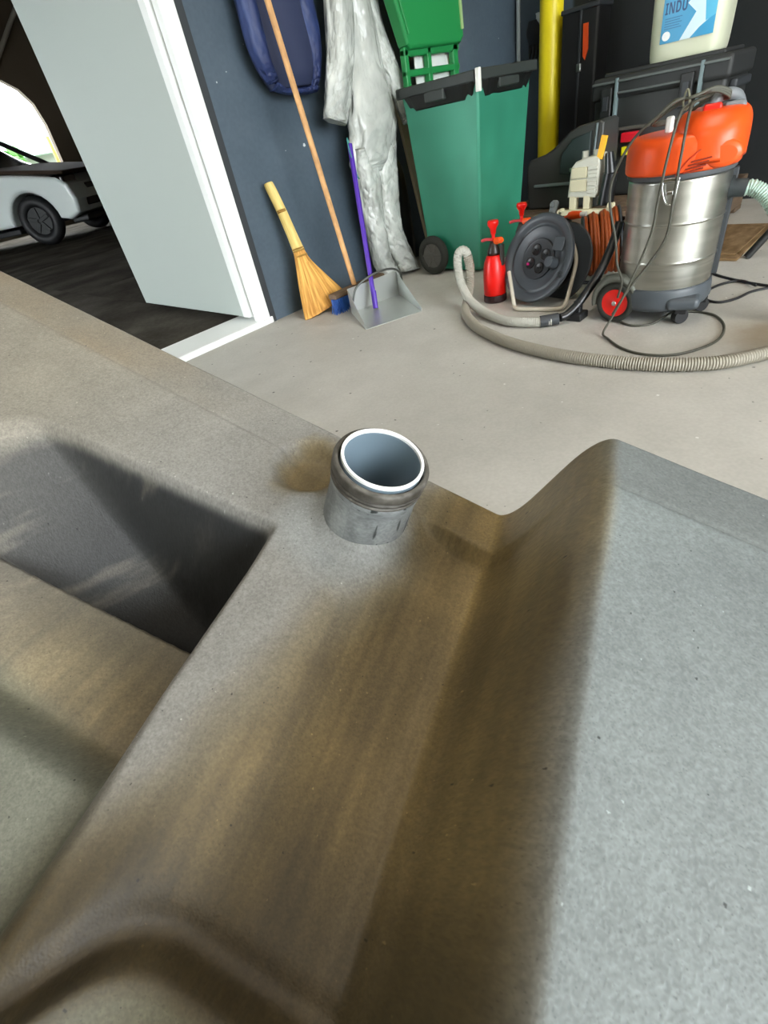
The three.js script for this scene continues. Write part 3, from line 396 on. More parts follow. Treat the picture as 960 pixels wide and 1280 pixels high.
{ // moulded black case with stepped curved top
  const t = thing('moulded_case', 'low black moulded plastic case with a swooping top edge, in front of the yellow pipe', 'case', [1.75, 0.18, 0.9]);
  const o = [[0.655, 0.19], [0.640, 0.36], [0.645, 0.415], [0.668, 0.438], [0.76, 0.458], [0.805, 0.478], [0.845, 0.505], [0.905, 0.55], [0.96, 0.568], [1.02, 0.576], [1.075, 0.58], [1.095, 0.568], [1.10, 0.20], [1.088, 0.182], [0.67, 0.182]];
  wpart('case_body', extX(o, 1.62, 0.2, 0.016), M(0x3b3c3a, 0.5), t);
  wpart('moulded_rib', rb(1.605, 1.63, 0.30, 0.315, 0.70, 0.93, 0.004), M(0x6d7a7c, 0.5), t); wpart('moulded_rib', cyl(V(1.612, 0.57, 1.064), V(1.612, 0.34, 1.05), 0.006), M(0x6d7a7c, 0.5), t);
  wpart('rivet', new THREE.SphereGeometry(0.014, 16, 12).translate(1.615, 0.373, 0.93), mat.steel, t);
  wpart('side_panel', extX([[0.86, 0.36], [0.87, 0.45], [0.93, 0.515], [1.035, 0.54], [1.03, 0.34]], 1.606, 0.02, 0.005), M(0x2d3838, 0.5), t);
}
{ // pale cast block with feet on a cream rail
  const t = thing('valve_block', 'pale ribbed machine block with two feet on a cream rail, beside the vacuum cleaner', 'machine', [1.55, 0.18, 1.08]);
  const pale = M(0xbab9ac, 0.42), o = [[0.992, 0.262], [1.006, 0.40], [1.03, 0.425], [1.075, 0.437], [1.14, 0.445], [1.16, 0.43], [1.163, 0.275], [1.15, 0.255]];
  const body = wpart('block_body', extX(o, 1.45, 0.13, 0.01), pale, t);
  wpart('cover_plate', [rb(1.440, 1.456, 0.29, 0.345, 1.01, 1.10, 0.004), rb(1.440, 1.456, 0.35, 0.40, 1.015, 1.10, 0.004)], mat.cream, t);
  for (let k = 0; k < 4; k++) wpart('fin', rb(1.438, 1.454, 0.28 + k * 0.035, 0.298 + k * 0.035, 1.108, 1.155, 0.003), pale, t);
  for (const z of [1.06, 1.12]) wpart('knuckle', cyl(V(1.50, 0.43, z), V(1.50, 0.465, z), 0.016), pale, t);
  for (const z of [1.005, 1.085]) wpart('foot', [rb(1.45, 1.50, 0.20, 0.27, z, z + 0.035, 0.005)], mat.cream, t);
  wpart('rail', [rb(1.42, 1.455, 0.181, 0.206, 0.955, 1.27, 0.006), cyl(V(1.42, 0.2, 0.965), V(1.46, 0.2, 0.965), 0.014), cyl(V(1.43, 0.215, 1.235), V(1.43, 0.215, 1.265), 0.018)], mat.cream, t, 'cream mounting rail');
  wpart('yellow_strap', (() => { const g = rb(-0.006, 0.006, -0.05, 0.05, -0.016, 0.016, 0.003); g.rotateX(0.18); g.translate(1.46, 0.475, 1.165); return g; })(), M(0xf0b21c, 0.5), t, 'amber yellow strap');
  wpart('side_motor', [cyl(V(1.47, 0.22, 1.2), V(1.47, 0.36, 1.215), 0.042, 0.036, 24), cyl(V(1.47, 0.36, 1.215), V(1.47, 0.45, 1.2), 0.03, 0.02, 24)], mat.blackGloss, t, 'black motor housing');
}
{ // large tool chest
  const t = thing('tool_chest', 'large black plastic tool chest with a ribbed lid, carrying the white jug', 'tool chest', [2.08, 0.18, 1.24]);
  wpart('chest_body', rb(1.90, 2.28, 0.18, 0.66, 0.905, 1.565, 0.025), M(0x2b2d2c, 0.5), t);
  wpart('lid', [rb(1.888, 2.285, 0.645, 0.745, 0.89, 1.58, 0.022), rb(1.93, 2.24, 0.74, 0.762, 0.94, 1.53, 0.01)], M(0x2c2e2e, 0.55), t);
  wpart('lid_rib', [rb(1.876, 1.89, 0.715, 0.727, 0.90, 1.57, 0.003), rb(1.876, 1.89, 0.665, 0.675, 1.03, 1.36, 0.003)], M(0x5a605f, 0.5), t);
  for (const z of [0.955, 1.36]) { const l = wpart('latch', [rb(1.868, 1.902, 0.56, 0.70, z, z + 0.06, 0.006)], M(0x232525, 0.5), t); wpart('latch_tongue', rb(1.860, 1.87, 0.60, 0.665, z + 0.015, z + 0.045, 0.003), mat.darkGrey, l); }
  for (const z of [1.026, 1.442]) wpart('corner_rib', rb(1.874, 1.905, 0.42, 0.735, z, z + 0.016, 0.004), M(0x6f8184, 0.45), t);
  wpart('pocket_frame', [rb(1.872, 1.904, 0.50, 0.515, 1.05, 1.25, 0.004), rb(1.872, 1.904, 0.36, 0.50, 1.05, 1.065, 0.004)], M(0x54524c, 0.6), t, 'worn grey pocket frame');
  wpart('side_grip', rb(1.95, 2.2, 0.60, 0.64, 1.562, 1.60, 0.012), mat.darkGrey, t);
}
one('red_packet', [rb(1.862, 1.898, 0.445, 0.49, 1.09, 1.18, 0.006), rb(1.860, 1.866, 0.458, 0.476, 1.115, 1.165, 0.002)], M(0xd81a2c, 0.4), 'small bright red packet in the pocket of the black tool chest', 'packet');
one('yellow_tag', rb(1.862, 1.899, 0.385, 0.425, 1.10, 1.135, 0.004), M(0xe8e21c, 0.5), 'small lemon yellow tag on the front of the black tool chest', 'tag');
{ // white jug with blue label
  const jx = 2.06, jz = 1.315, t = thing('plastic_jug', 'cloudy white plastic jug with a blue printed label on the black tool chest', 'jug', [jx, 0.763, jz]);
  const jm = new THREE.MeshPhysicalMaterial({ color: 0xdfe3c8, roughness: 0.35, transmission: 0.15, thickness: 0 });
  wpart('jug_body', loft([[[jx, 0.7635, jz], [0.10, 0, 0], [0, 0, 0.155]], [[jx, 0.775, jz], [0.112, 0, 0], [0, 0, 0.17]], [[jx, 0.90, jz], [0.117, 0, 0], [0, 0, 0.176]], [[jx, 1.05, jz], [0.117, 0, 0], [0, 0, 0.178]], [[jx, 1.14, jz], [0.11, 0, 0], [0, 0, 0.165]], [[jx, 1.20, jz], [0.07, 0, 0], [0, 0, 0.1]], [[jx, 1.22, jz], [0.035, 0, 0], [0, 0, 0.035]]], 60, 64, null, 0.55), jm, t);
  wpart('cap', lathe([[0, 1.26], [0.03, 1.26], [0.033, 1.255], [0.033, 1.215], [0.0, 1.215]], 30).translate(jx, 0, jz), mat.blue, t);
  const cv = document.createElement('canvas'); cv.width = 512; cv.height = 640; const c = cv.getContext('2d');
  c.fillStyle = '#3d97c4'; c.fillRect(0, 0, 512, 640); c.fillStyle = '#cfe6ee'; c.beginPath(); c.moveTo(330, 0); c.lineTo(512, 0); c.lineTo(512, 470); c.lineTo(380, 560); c.lineTo(300, 640); c.lineTo(200, 640); c.lineTo(330, 420); c.lineTo(240, 330); c.lineTo(360, 200); c.fill();
  c.fillStyle = '#59b3d6'; c.beginPath(); c.moveTo(400, 300); c.lineTo(512, 230); c.lineTo(512, 480); c.lineTo(430, 520); c.fill(); c.fillStyle = '#f4f8f8'; c.beginPath(); c.arc(60, 575, 42, 0, 7); c.fill();
  c.fillStyle = '#16436e'; c.font = 'bold 140px sans-serif'; c.save(); c.scale(0.62, 1); c.fillText('INDU', 30, 385); c.restore();
  c.fillStyle = '#2a6f9c'; for (let k = 0; k < 5; k++) c.fillRect(30, 420 + k * 22, 170 - 20 * (k % 2), 8);
  const lt = new THREE.CanvasTexture(cv); lt.colorSpace = THREE.SRGBColorSpace;
  const n = 14, P = [], U = [], I = []; const sg = (x) => Math.sign(x) * Math.pow(Math.abs(x), 0.55);
  for (let i = 0; i <= n; i++) for (const y of [0.83, 1.10]) { const z = mix(-0.105, 0.135, i / n), q = Math.min(1, Math.pow(Math.abs(z) / 0.178, 1 / 0.55)), x = -0.120 * Math.pow(Math.sqrt(Math.max(0, 1 - q * q)), 0.55); P.push(jx + x - 0.001, y, jz + z); U.push(i / n, (y - 0.83) / 0.27); }
  for (let i = 0; i < n; i++) { const a = i * 2; I.push(a, a + 2, a + 1, a + 1, a + 2, a + 3); }
  const g = new THREE.BufferGeometry(); g.setAttribute('position', new THREE.Float32BufferAttribute(P, 3)); g.setAttribute('uv', new THREE.Float32BufferAttribute(U, 2)); g.setIndex(I); g.computeVertexNormals();
  wpart('label', g, M(0xffffff, 0.4, 0, { map: lt, side: THREE.DoubleSide }), t, 'blue and white printed label');
}
// ---------------------------------------------------------------- cable reels, sprayers
{
  const c0 = V(0.60, 0.175, 1.297), n = V(-0.912, 0.42, -0.187).normalize();
  const t = thing('cable_reel', 'dark grey cable reel with a round socket panel standing on a pale bent tube', 'cable reel', [0.6, 0, 1.295]);
  const top = V(0, 1, 0).addScaledVector(n, -n.y).normalize(), side = new THREE.Vector3().crossVectors(top, n).normalize(), m4 = new THREE.Matrix4().makeBasis(side, top, n).setPosition(c0).scale(V(1.22, 1.22, 1.22));
  const on = (g) => merge(g).applyMatrix4(m4), grey = M(0x464c52, 0.38), deep = M(0x2b2f33, 0.4);
  const disc = (p) => { const g = lathe(p, 64); g.rotateX(Math.PI / 2); return g; };
  wpart('front_flange', on(disc([[0.068, 0.008], [0.092, 0.008], [0.102, 0.018], [0.108, 0.012], [0.118, 0.012], [0.122, 0.024], [0.142, 0.026], [0.147, 0.020], [0.147, 0.010], [0.14, 0.004], [0.068, 0.002], [0.068, 0.008]])), grey, t);
  wpart('rear_flange', on(disc([[0.0, -0.10], [0.14, -0.10], [0.145, -0.105], [0.14, -0.112], [0, -0.112]])), grey, t);
  wpart('drum', on(disc([[0, -0.10], [0.075, -0.10], [0.075, 0.003], [0, 0.003]])), deep, t);
  const coils = []; for (let k = 0; k < 6; k++) { const g = new THREE.TorusGeometry(0.085 + 0.012 * (k % 2), 0.008, 8, 48); g.translate(0, 0, -0.09 + k * 0.016); coils.push(g); }
  wpart('cable', on(coils), mat.black, t);
  const panel = wpart('socket_panel', on(disc([[0, 0.006], [0.066, 0.006], [0.068, 0.014], [0.064, 0.0165], [0.060, 0.012], [0, 0.012]])), deep, t);
  for (let k = 0; k < 4; k++) { const a = k * Math.PI / 2 + 0.5, x = 0.033 * Math.cos(a), y = 0.033 * Math.sin(a); const g = disc([[0.0, 0.013], [0.015, 0.013], [0.017, 0.018], [0.019, 0.017], [0.0195, 0.011]]); g.translate(x, y, 0); const h1 = new THREE.CylinderGeometry(0.0022, 0.0022, 0.003, 8).rotateX(Math.PI / 2), h2 = h1.clone(); h1.translate(x - 0.006, y, 0.0145); h2.translate(x + 0.006, y, 0.0145); wpart('socket', on([g, h1, h2]), M(0x16181a, 0.35), panel); }
  wpart('reset_button', on([new THREE.CylinderGeometry(0.005, 0.005, 0.006, 14).rotateX(Math.PI / 2).translate(-0.036, -0.02, 0.015)]), M(0xb01868, 0.4), panel, 'magenta reset button');
  wpart('crank_knob', on([new THREE.CylinderGeometry(0.017, 0.020, 0.034, 24).rotateX(Math.PI / 2).translate(0.075, -0.01, 0.03), rb(0.055, 0.10, 0.03, 0.075, 0.012, 0.022, 0.004)]), grey, t);
  wpart('rim_hole', on([new THREE.TorusGeometry(0.009, 0.003, 8, 20).translate(0.122, -0.045, 0.026)]), deep, t);
  const tubeM = M(0xc9c2b2, 0.4), L = (x, y, z) => { const v = V(x, y, z).applyMatrix4(m4); return [v.x, v.y, v.z]; };
  wpart('carry_handle', on([rb(-0.014, 0.014, 0.135, 0.188, -0.01, 0.012, 0.011), new THREE.TorusGeometry(0.008, 0.003, 8, 20).translate(0, 0.172, 0.012)]), M(0x6c7375, 0.4), t, 'grey grip with a hole');
  wpart('tube_stand', sweep([L(-0.10, -0.055, 0.034), [0.475, 0.05, 1.235], [0.462, 0.016, 1.25], [0.446, 0.011, 1.275], [0.455, 0.011, 1.34], [0.478, 0.011, 1.44], [0.500, 0.014, 1.463], [0.535, 0.03, 1.462], [0.58, 0.09, 1.458], [0.625, 0.165, 1.452], [0.66, 0.22, 1.42]], 0.0085, 120, 12), tubeM, t, 'cream bent tube stand');
}
{
  const t = thing('cable_reel', 'orange extension cable wound on a dark reel behind the grey socket reel', 'cable reel', [0.86, 0, 1.42]);
  const c0 = V(0.905, 0.165, 1.435), ax = V(0.46, 0.10, 0.88).normalize(), m4 = new THREE.Matrix4().compose(c0, new THREE.Quaternion().setFromUnitVectors(V(0, 0, 1), ax), V(1, 1, 1));
  const on = (g) => merge(g).applyMatrix4(m4), disc = (p) => lathe(p, 56).rotateX(Math.PI / 2);
  wpart('flange', on(disc([[0, 0.068], [0.135, 0.068], [0.14, 0.073], [0.135, 0.08], [0, 0.08]])), mat.darkGrey, t);
  wpart('flange', on(disc([[0, -0.08], [0.125, -0.08], [0.13, -0.074], [0.125, -0.068], [0, -0.068]])), mat.darkGrey, t);
  wpart('drum', on(disc([[0, -0.07], [0.09, -0.07], [0.09, 0.07], [0, 0.07]])), mat.black, t);
  for (let k = 0; k < 9; k++) { const g = new THREE.TorusGeometry(0.117 + 0.005 * ((k * 7) % 3), 0.0085, 10, 56); g.rotateX(0.03 * ((k * 5) % 3 - 1)); g.translate(0, 0, -0.060 + k * 0.015); wpart('cable_turn', on(g), mat.copper, t); }
  wpart('stand', [sweep([[0.85, 0.15, 1.33], [0.82, 0.03, 1.33], [0.84, 0.010, 1.39], [0.92, 0.010, 1.53], [0.97, 0.03, 1.54], [0.96, 0.18, 1.52]], 0.008, 60, 10)], mat.darkGrey, t);
}
{
  const t = thing('orange_plug', 'small orange plug with white tip peeking out above the grey cable reel', 'plug', [0.80, 0.0, 1.33]);
  wpart('plug_body', [cyl(V(0.775, 0.308, 1.35), V(0.775, 0.310, 1.39), 0.017, 0.014, 20), cyl(V(0.775, 0.308, 1.335), V(0.775, 0.308, 1.35), 0.012, 0.017, 20)], mat.orange, t);
  wpart('plug_tip', cyl(V(0.775, 0.310, 1.39), V(0.775, 0.312, 1.415), 0.009, 0.009, 16), mat.white, t, 'white tip');
  wpart('lead', sweep([[0.775, 0.308, 1.335], [0.79, 0.26, 1.24], [0.80, 0.15, 1.19], [0.81, 0.03, 1.175], [0.85, 0.006, 1.165]], 0.005, 40, 8), mat.orange, t);
}
{
  const t = thing('pump_sprayer', 'red pump spray bottle in front of the green bin, left of the cable reel', 'sprayer', [0.56, 0, 1.087], 0);
  const b = part('bottle', lathe([[0, 0.03], [0.050, 0.03], [0.052, 0.04], [0.053, 0.10], [0.0515, 0.14], [0.046, 0.175], [0.036, 0.20], [0.030, 0.207], [0, 0.207]], 40), mat.red, t);
  part('base', lathe([[0, 0.001], [0.051, 0.001], [0.054, 0.006], [0.054, 0.030], [0.050, 0.034], [0, 0.034]], 40), M(0x2a0d10, 0.5), t, 'dark base');
  part('collar', lathe([[0, 0.262], [0.014, 0.262], [0.018, 0.25], [0.030, 0.22], [0.031, 0.203], [0, 0.203]], 30), M(0x2e231d, 0.35), t, 'dark screw collar');
  part('pump_rod', cyl(V(0, 0.255, 0), V(0, 0.30, 0), 0.008), mat.red, t);
  part('pump_knob', lathe([[0, 0.345], [0.022, 0.345], [0.025, 0.338], [0.024, 0.326], [0.014, 0.312], [0.011, 0.29], [0, 0.29]], 30), mat.red, t);
  part('trigger', [rb(-0.006, 0.006, 0.262, 0.274, -0.045, 0.01, 0.004), cyl(V(0, 0.268, -0.04), V(0.0, 0.262, -0.062), 0.007)], M(0xc23038, 0.4), t);
  part('nozzle', [cyl(V(0, 0.262, 0.012), V(-0.01, 0.268, 0.045), 0.015, 0.013, 20), cyl(V(-0.01, 0.268, 0.045), V(-0.012, 0.268, 0.056), 0.009, 0.007, 20)], M(0xf0560c, 0.4), t, 'orange nozzle');
  part('lock_lever', rb(-0.012, 0.012, 0.16, 0.25, 0.036, 0.05, 0.005), M(0x2a2420, 0.4), t);
  t.scale.setScalar(1.0);
  const k = t.clone(); k.name = numbered('pump_sprayer'); scene.add(k); k.position.set(0.92, 0, 1.02); k.rotation.y = 0.15; k.userData = { label: 'red pump sprayer mostly hidden behind the cable reel, knob and lever showing', category: 'sprayer' };
}
// ---------------------------------------------------------------- vacuum cleaner
const vacC = V(0.56, 0, 1.83), vacTurn = -1.2766;
const vw = (x, y, z) => V(x, y, z).applyAxisAngle(V(0, 1, 0), vacTurn).add(vacC).toArray();
{
  const t = thing('vacuum_cleaner', 'wet and dry vacuum cleaner with steel drum and orange motor head on red wheels', 'vacuum cleaner', vacC.toArray(), vacTurn);
  const brushed = M(0xffffff, 0.3, 1, { map: tex(64, 256, (s, k) => { const n = (vn(s * 6, k * 128) - 0.5) * 26; return [186 + n, 186 + n, 178 + n]; }) });
  const prof = [[0.0, 0.118], [0.150, 0.118], [0.153, 0.125], [0.1545, 0.19]]; const bead = (y) => [[0.1545, y - 0.006], [0.1565, y - 0.003], [0.158, y], [0.1565, y + 0.003], [0.1555, y + 0.006]];
  prof.push(...bead(0.213), ...bead(0.335), [0.156, 0.455], [0.157, 0.468], [0.10, 0.468]);
  const lg = lathe(prof, 72); part('drum', lg, brushed, t, 'brushed steel drum');
  // base with wheel arches
  const bs = loft([[[0, 0.040, 0.0], [0.125, 0, 0], [0, 0, 0.125]], [[0, 0.055, 0], [0.155, 0, 0], [0, 0, 0.155]], [[0, 0.085, 0], [0.163, 0, 0], [0, 0, 0.163]], [[0, 0.12, 0], [0.160, 0, 0], [0, 0, 0.160]], [[0, 0.128, 0], [0.15, 0, 0], [0, 0, 0.15]]], 20, 64);
  part('base', [bs, rb(0.02, 0.13, 0.055, 0.10, 0.06, 0.17, 0.02), rb(-0.185, -0.09, 0.06, 0.13, -0.02, 0.1, 0.02), rb(0.09, 0.165, 0.05, 0.10, -0.10, 0.02, 0.02)], M(0x454b50, 0.45), t, 'grey plastic base');
  const fender = new THREE.TorusGeometry(0.079, 0.016, 14, 40, Math.PI * 1.15); fender.rotateZ(-0.2); fender.scale(1, 1, 1.6); fender.rotateY(-0.35); fender.translate(-0.150, 0.08, 0.085); part('wheel_arch', fender, M(0x5e6058, 0.5), t);
  const wheel = (x, y, z, ry, nm) => {
    const q = new THREE.Matrix4().makeRotationY(ry).setPosition(x, y, z), ty = new THREE.TorusGeometry(0.060, 0.013, 14, 44).scale(1, 1, 1.15).applyMatrix4(q), w = part('wheel', ty, mat.rubber, t);
    const d = lathe([[0, 0.013], [0.010, 0.013], [0.012, 0.009], [0.045, 0.006], [0.052, 0.010], [0.056, 0.009], [0.056, -0.01], [0, -0.01]], 40).rotateX(Math.PI / 2).applyMatrix4(q); part('wheel_disc', d, M(0xd81508, 0.35), w, 'red disc');
    part('axle_cap', new THREE.SphereGeometry(0.009, 16, 10).scale(1, 1, 0.5).translate(0, 0, 0.014).applyMatrix4(q), mat.steel, w);
  };
  wheel(-0.150, 0.073, 0.10, -0.35); wheel(0.10, 0.073, -0.15, -0.35 + Math.PI);
  const cas = (x, z) => part('caster', [new THREE.CylinderGeometry(0.025, 0.025, 0.026, 24).rotateX(Math.PI / 2).rotateY(0.6).translate(x, 0.0255, z), rb(x - 0.02, x + 0.02, 0.035, 0.062, z - 0.02, z + 0.02, 0.006)], mat.black, t);
  cas(0.075, 0.125); cas(0.14, 0.0);
  part('clamp_ring', lathe([[0.10, 0.462], [0.158, 0.462], [0.163, 0.468], [0.164, 0.492], [0.160, 0.50], [0.10, 0.50]], 72), M(0x4d5155, 0.45), t);
  // motor head: stepped body, low on the left and high on the right
  const head = (a, w) => 1;
  const hb = loft([[[0, 0.480, 0], [0.166, 0, 0], [0, 0, 0.162]], [[0, 0.49, 0], [0.171, 0, 0], [0, 0, 0.168]], [[0, 0.535, 0], [0.171, 0, 0], [0, 0, 0.166]], [[0, 0.563, 0], [0.166, 0, 0], [0, 0, 0.160]], [[0, 0.578, 0], [0.150, 0, 0], [0, 0, 0.145]], [[0, 0.583, 0], [0.11, 0, 0], [0, 0, 0.11]]], 30, 72, null, 0.85);
  part('motor_head', hb, mat.orange, t, 'orange motor head');
  part('head_dome', loft([[[0.065, 0.50, 0.01], [0.112, 0, 0], [0, 0, 0.160]], [[0.068, 0.57, 0.01], [0.108, 0, 0], [0, 0, 0.152]], [[0.070, 0.605, 0.005], [0.100, 0, 0], [0, 0, 0.13]], [[0.070, 0.625, 0], [0.082, 0, 0], [0, 0, 0.10]], [[0.070, 0.630, 0], [0.05, 0, 0], [0, 0, 0.06]]], 26, 60, null, 0.85), mat.orange, t, 'orange raised motor cover');
  part('side_bulge', loft([[[0.10, 0.515, 0.06], [0.03, 0, 0], [0, 0.03, 0]], [[0.105, 0.518, 0.13], [0.052, 0, 0], [0, 0.036, 0]], [[0.108, 0.518, 0.155], [0.050, 0, 0], [0, 0.034, 0]], [[0.108, 0.518, 0.164], [0.036, 0, 0], [0, 0.022, 0]]], 20, 40), M(0xf05a20, 0.35), t);
  const vents = []; for (let k = 0; k < 4; k++) { const g = rb(-0.028, 0.028, -0.0022, 0.0022, -0.006, 0.006, 0.002); g.rotateZ(0.12); g.translate(0.035 + 0.006 * k, 0.486 + 0.009 * k, 0.166); vents.push(g); }
  vents.forEach((g) => part('vent_slot', g, M(0x8a2606, 0.6), t));
  part('swoosh_line', sweep([[-0.01, 0.478, 0.171], [0.015, 0.512, 0.169], [0.05, 0.54, 0.163], [0.08, 0.552, 0.156]], 0.0028, 30, 8), M(0xc03a0c, 0.5), t);
  part('top_handle', [sweep([[0.05, 0.622, 0.06], [0.075, 0.655, 0.05], [0.12, 0.648, 0.02], [0.145, 0.60, -0.02]], 0.016, 40, 16), rb(0.085, 0.15, 0.595, 0.638, -0.02, 0.06, 0.014)], M(0x74797c, 0.4), t, 'grey carrying handle');
  part('switch', rb(0.035, 0.085, 0.618, 0.642, 0.045, 0.085, 0.008), M(0xe8230c, 0.4), t, 'red rocker switch');
  part('wire_clip', [sweep([[-0.045, 0.468, 0.160], [-0.042, 0.44, 0.164], [-0.028, 0.405, 0.165], [-0.012, 0.398, 0.165], [-0.004, 0.41, 0.165], [-0.002, 0.44, 0.165], [0.0, 0.468, 0.161]], 0.003, 40, 8), rb(-0.048, 0.004, 0.462, 0.474, 0.157, 0.166, 0.003), rb(-0.03, -0.01, 0.425, 0.437, 0.155, 0.165, 0.003)], mat.chrome, t, 'wire clip');
  part('rear_clip', [rb(0.150, 0.172, 0.13, 0.46, -0.03, 0.0, 0.006)], mat.darkGrey, t);
  part('hose_port', [cyl(V(0.13, 0.405, 0.01), V(0.20, 0.398, 0.012), 0.028, 0.026, 28), cyl(V(0.150, 0.403, 0.01), V(0.162, 0.402, 0.01), 0.035, 0.035, 28)], M(0x2f3638, 0.45), t, 'dark hose port');
}
const rib = (r, amp, pitch) => (s, l) => r + amp * Math.sin(l / pitch * Math.PI * 2);
{ // suction hose: from the port, out to the right, back over the floor, up over the bin's foot and down to the wand
  const t = thing('suction_hose', 'long ribbed grey vacuum hose snaking over the floor and looping up by the red sprayer', 'hose', [0.5, 0, 1.6]);
  wpart('upper_hose', sweep([vw(0.201, 0.398, 0.012), vw(0.225, 0.393, 0.015), vw(0.27, 0.36, 0.03), vw(0.34, 0.26, 0.06), vw(0.42, 0.12, 0.12), vw(0.52, 0.035, 0.2), [0.60, 0.022, 2.46], [0.40, 0.022, 2.42], [0.24, 0.022, 2.28]], rib(0.0225, 0.0018, 0.008), 900, 14), mat.hoseTeal, t, 'pale green-grey hose near the port');
  wpart('floor_hose', sweep([[0.24, 0.022, 2.28], [0.125, 0.022, 2.185], [0.068, 0.022, 2.09], [0.035, 0.022, 1.99], [0.016, 0.022, 1.86], [0.016, 0.022, 1.70], [0.06, 0.022, 1.48], [0.15, 0.022, 1.28], [0.24, 0.022, 1.16], [0.33, 0.022, 1.075], [0.41, 0.04, 1.03], [0.452, 0.10, 1.018], [0.464, 0.17, 1.018], [0.462, 0.225, 1.010]], rib(0.0205, 0.0016, 0.008), 1100, 14), mat.hoseBrown, t, 'brown-grey ribbed hose on the floor');
  wpart('raised_hose', sweep([[0.462, 0.225, 1.010], [0.459, 0.242, 1.004], [0.452, 0.250, 0.990], [0.444, 0.238, 0.974], [0.440, 0.20, 0.968], [0.434, 0.13, 0.980], [0.405, 0.065, 1.035], [0.355, 0.034, 1.125], [0.30, 0.024, 1.24], [0.268, 0.023, 1.35], [0.285, 0.023, 1.45], [0.315, 0.024, 1.51]], rib(0.0195, 0.0008, 0.008), 700, 14), mat.hoseGrey, t, 'smooth pale grey hose');
  wpart('cuff', cyl(V(0.292, 0.023, 1.47), V(0.334, 0.027, 1.529), 0.023, 0.022, 24), mat.darkGrey, t, 'dark cuff');
}
{
  const t = thing('suction_wand', 'black vacuum wand rising from the hose cuff between the reels and the steel drum', 'wand', [0.4, 0, 1.58]);
  wpart('tube', sweep([[0.3355, 0.028, 1.531], [0.365, 0.034, 1.55], [0.42, 0.07, 1.575], [0.50, 0.16, 1.612], [0.56, 0.25, 1.628], [0.60, 0.31, 1.63]], 0.0165, 60, 18), mat.blackGloss, t);
  wpart('support_foot', [rb(0.38, 0.45, 0.001, 0.03, 1.535, 1.60, 0.006), rb(0.40, 0.43, 0.02, 0.075, 1.555, 1.585, 0.006)], mat.black, t, 'black foot nozzle');
}
{ // power cord wrapped over the head and lying on the floor
  const t = thing('power_cord', 'thin grey power cord hanging in loops over the orange vacuum head down to the floor', 'cord', vacC.toArray());
  const m = mat.cordGrey, r = 0.0042;
  const w = (...a) => a.map((q) => vw(...q));
  wpart('cord_strand', sweep([...w([0.06, 0.660, 0.05], [-0.03, 0.668, 0.12], [-0.09, 0.635, 0.135], [-0.15, 0.585, 0.12], [-0.195, 0.50, 0.11], [-0.203, 0.42, 0.11], [-0.17, 0.30, 0.13], [-0.155, 0.22, 0.14], [-0.132, 0.165, 0.155], [-0.14, 0.11, 0.165])], r, 120, 8), m, t);
  wpart('cord_strand', sweep([...w([0.05, 0.662, 0.06], [-0.01, 0.65, 0.13], [-0.028, 0.620, 0.165], [-0.042, 0.52, 0.185], [-0.050, 0.42, 0.19], [-0.055, 0.33, 0.19], [-0.085, 0.22, 0.19], [-0.12, 0.12, 0.195], [-0.15, 0.05, 0.2]), [0.27, 0.012, 1.74], [0.235, 0.006, 1.775], [0.175, 0.005, 1.845], [0.145, 0.005, 1.92], [0.155, 0.005, 2.0], [0.21, 0.005, 2.06], [0.32, 0.005, 2.105], [0.45, 0.005, 2.09], [0.55, 0.005, 2.03], [0.572, 0.005, 1.95], [0.51, 0.02, 1.90], [0.42, 0.005, 1.86], [0.385, 0.005, 1.80], [0.42, 0.006, 1.74], [0.49, 0.02, 1.715]], r, 400, 8), m, t);
  wpart('cord_strand', sweep([...w([0.06, 0.664, 0.04], [0.01, 0.655, 0.12], [0.0, 0.632, 0.165], [-0.004, 0.53, 0.186], [-0.006, 0.42, 0.188], [-0.01, 0.31, 0.188], [-0.05, 0.23, 0.188], [-0.10, 0.155, 0.19], [-0.15, 0.06, 0.195])], r, 120, 8), m, t);
  wpart('cord_coil', [0, 1, 2].map((k) => sweep(w([0.10, 0.648 + 0.006 * k, 0.07], [0.06, 0.672 + 0.004 * k, 0.09], [0.0, 0.668, 0.10 + 0.01 * k], [-0.05, 0.648 + 0.008 * k, 0.09], [-0.10, 0.618, 0.07 + 0.01 * k], [-0.08, 0.607 + 0.004 * k, 0.03], [-0.02, 0.615, 0.02], [0.04, 0.650, 0.03 + 0.01 * k]), r, 110, 8, true)), M(0x4a4b40, 0.6), t, 'bundled cord on top of the head');
  wpart('cord_tie', [sweep(w([-0.022, 0.66, 0.11], [-0.015, 0.69, 0.115], [-0.005, 0.66, 0.118], [-0.012, 0.64, 0.116]), 0.003, 40, 8, true)], M(0x7d7c66, 0.6), t);
  wpart('plug', rb(...(() => { const p = vw(-0.05, 0.60, 0.10); return [p[0] - 0.012, p[0] + 0.012, p[1] - 0.012, p[1] + 0.03, p[2] - 0.01, p[2] + 0.01]; })(), 0.006), mat.white, t, 'white plug');
}
{ const t = thing('black_cable', 'black cable lying in a loop on the floor to the right of the vacuum cleaner', 'cable', [0.85, 0, 2.0]);
  wpart('cable', sweep([[0.88, 0.005, 2.30], [0.90, 0.005, 2.14], [0.95, 0.005, 2.02], [1.03, 0.005, 1.90], [1.08, 0.02, 1.845], [1.04, 0.05, 1.80]], 0.0055, 90, 8), mat.black, t);
  wpart('cable_loop', sweep([[0.89, 0.005, 2.13], [0.83, 0.005, 2.08], [0.74, 0.005, 2.05], [0.69, 0.005, 2.005], [0.72, 0.005, 1.95], [0.81, 0.005, 1.93], [0.91, 0.005, 1.955], [0.95, 0.008, 2.01], [0.88, 0.013, 2.08]], 0.005, 120, 8), mat.black, t); }
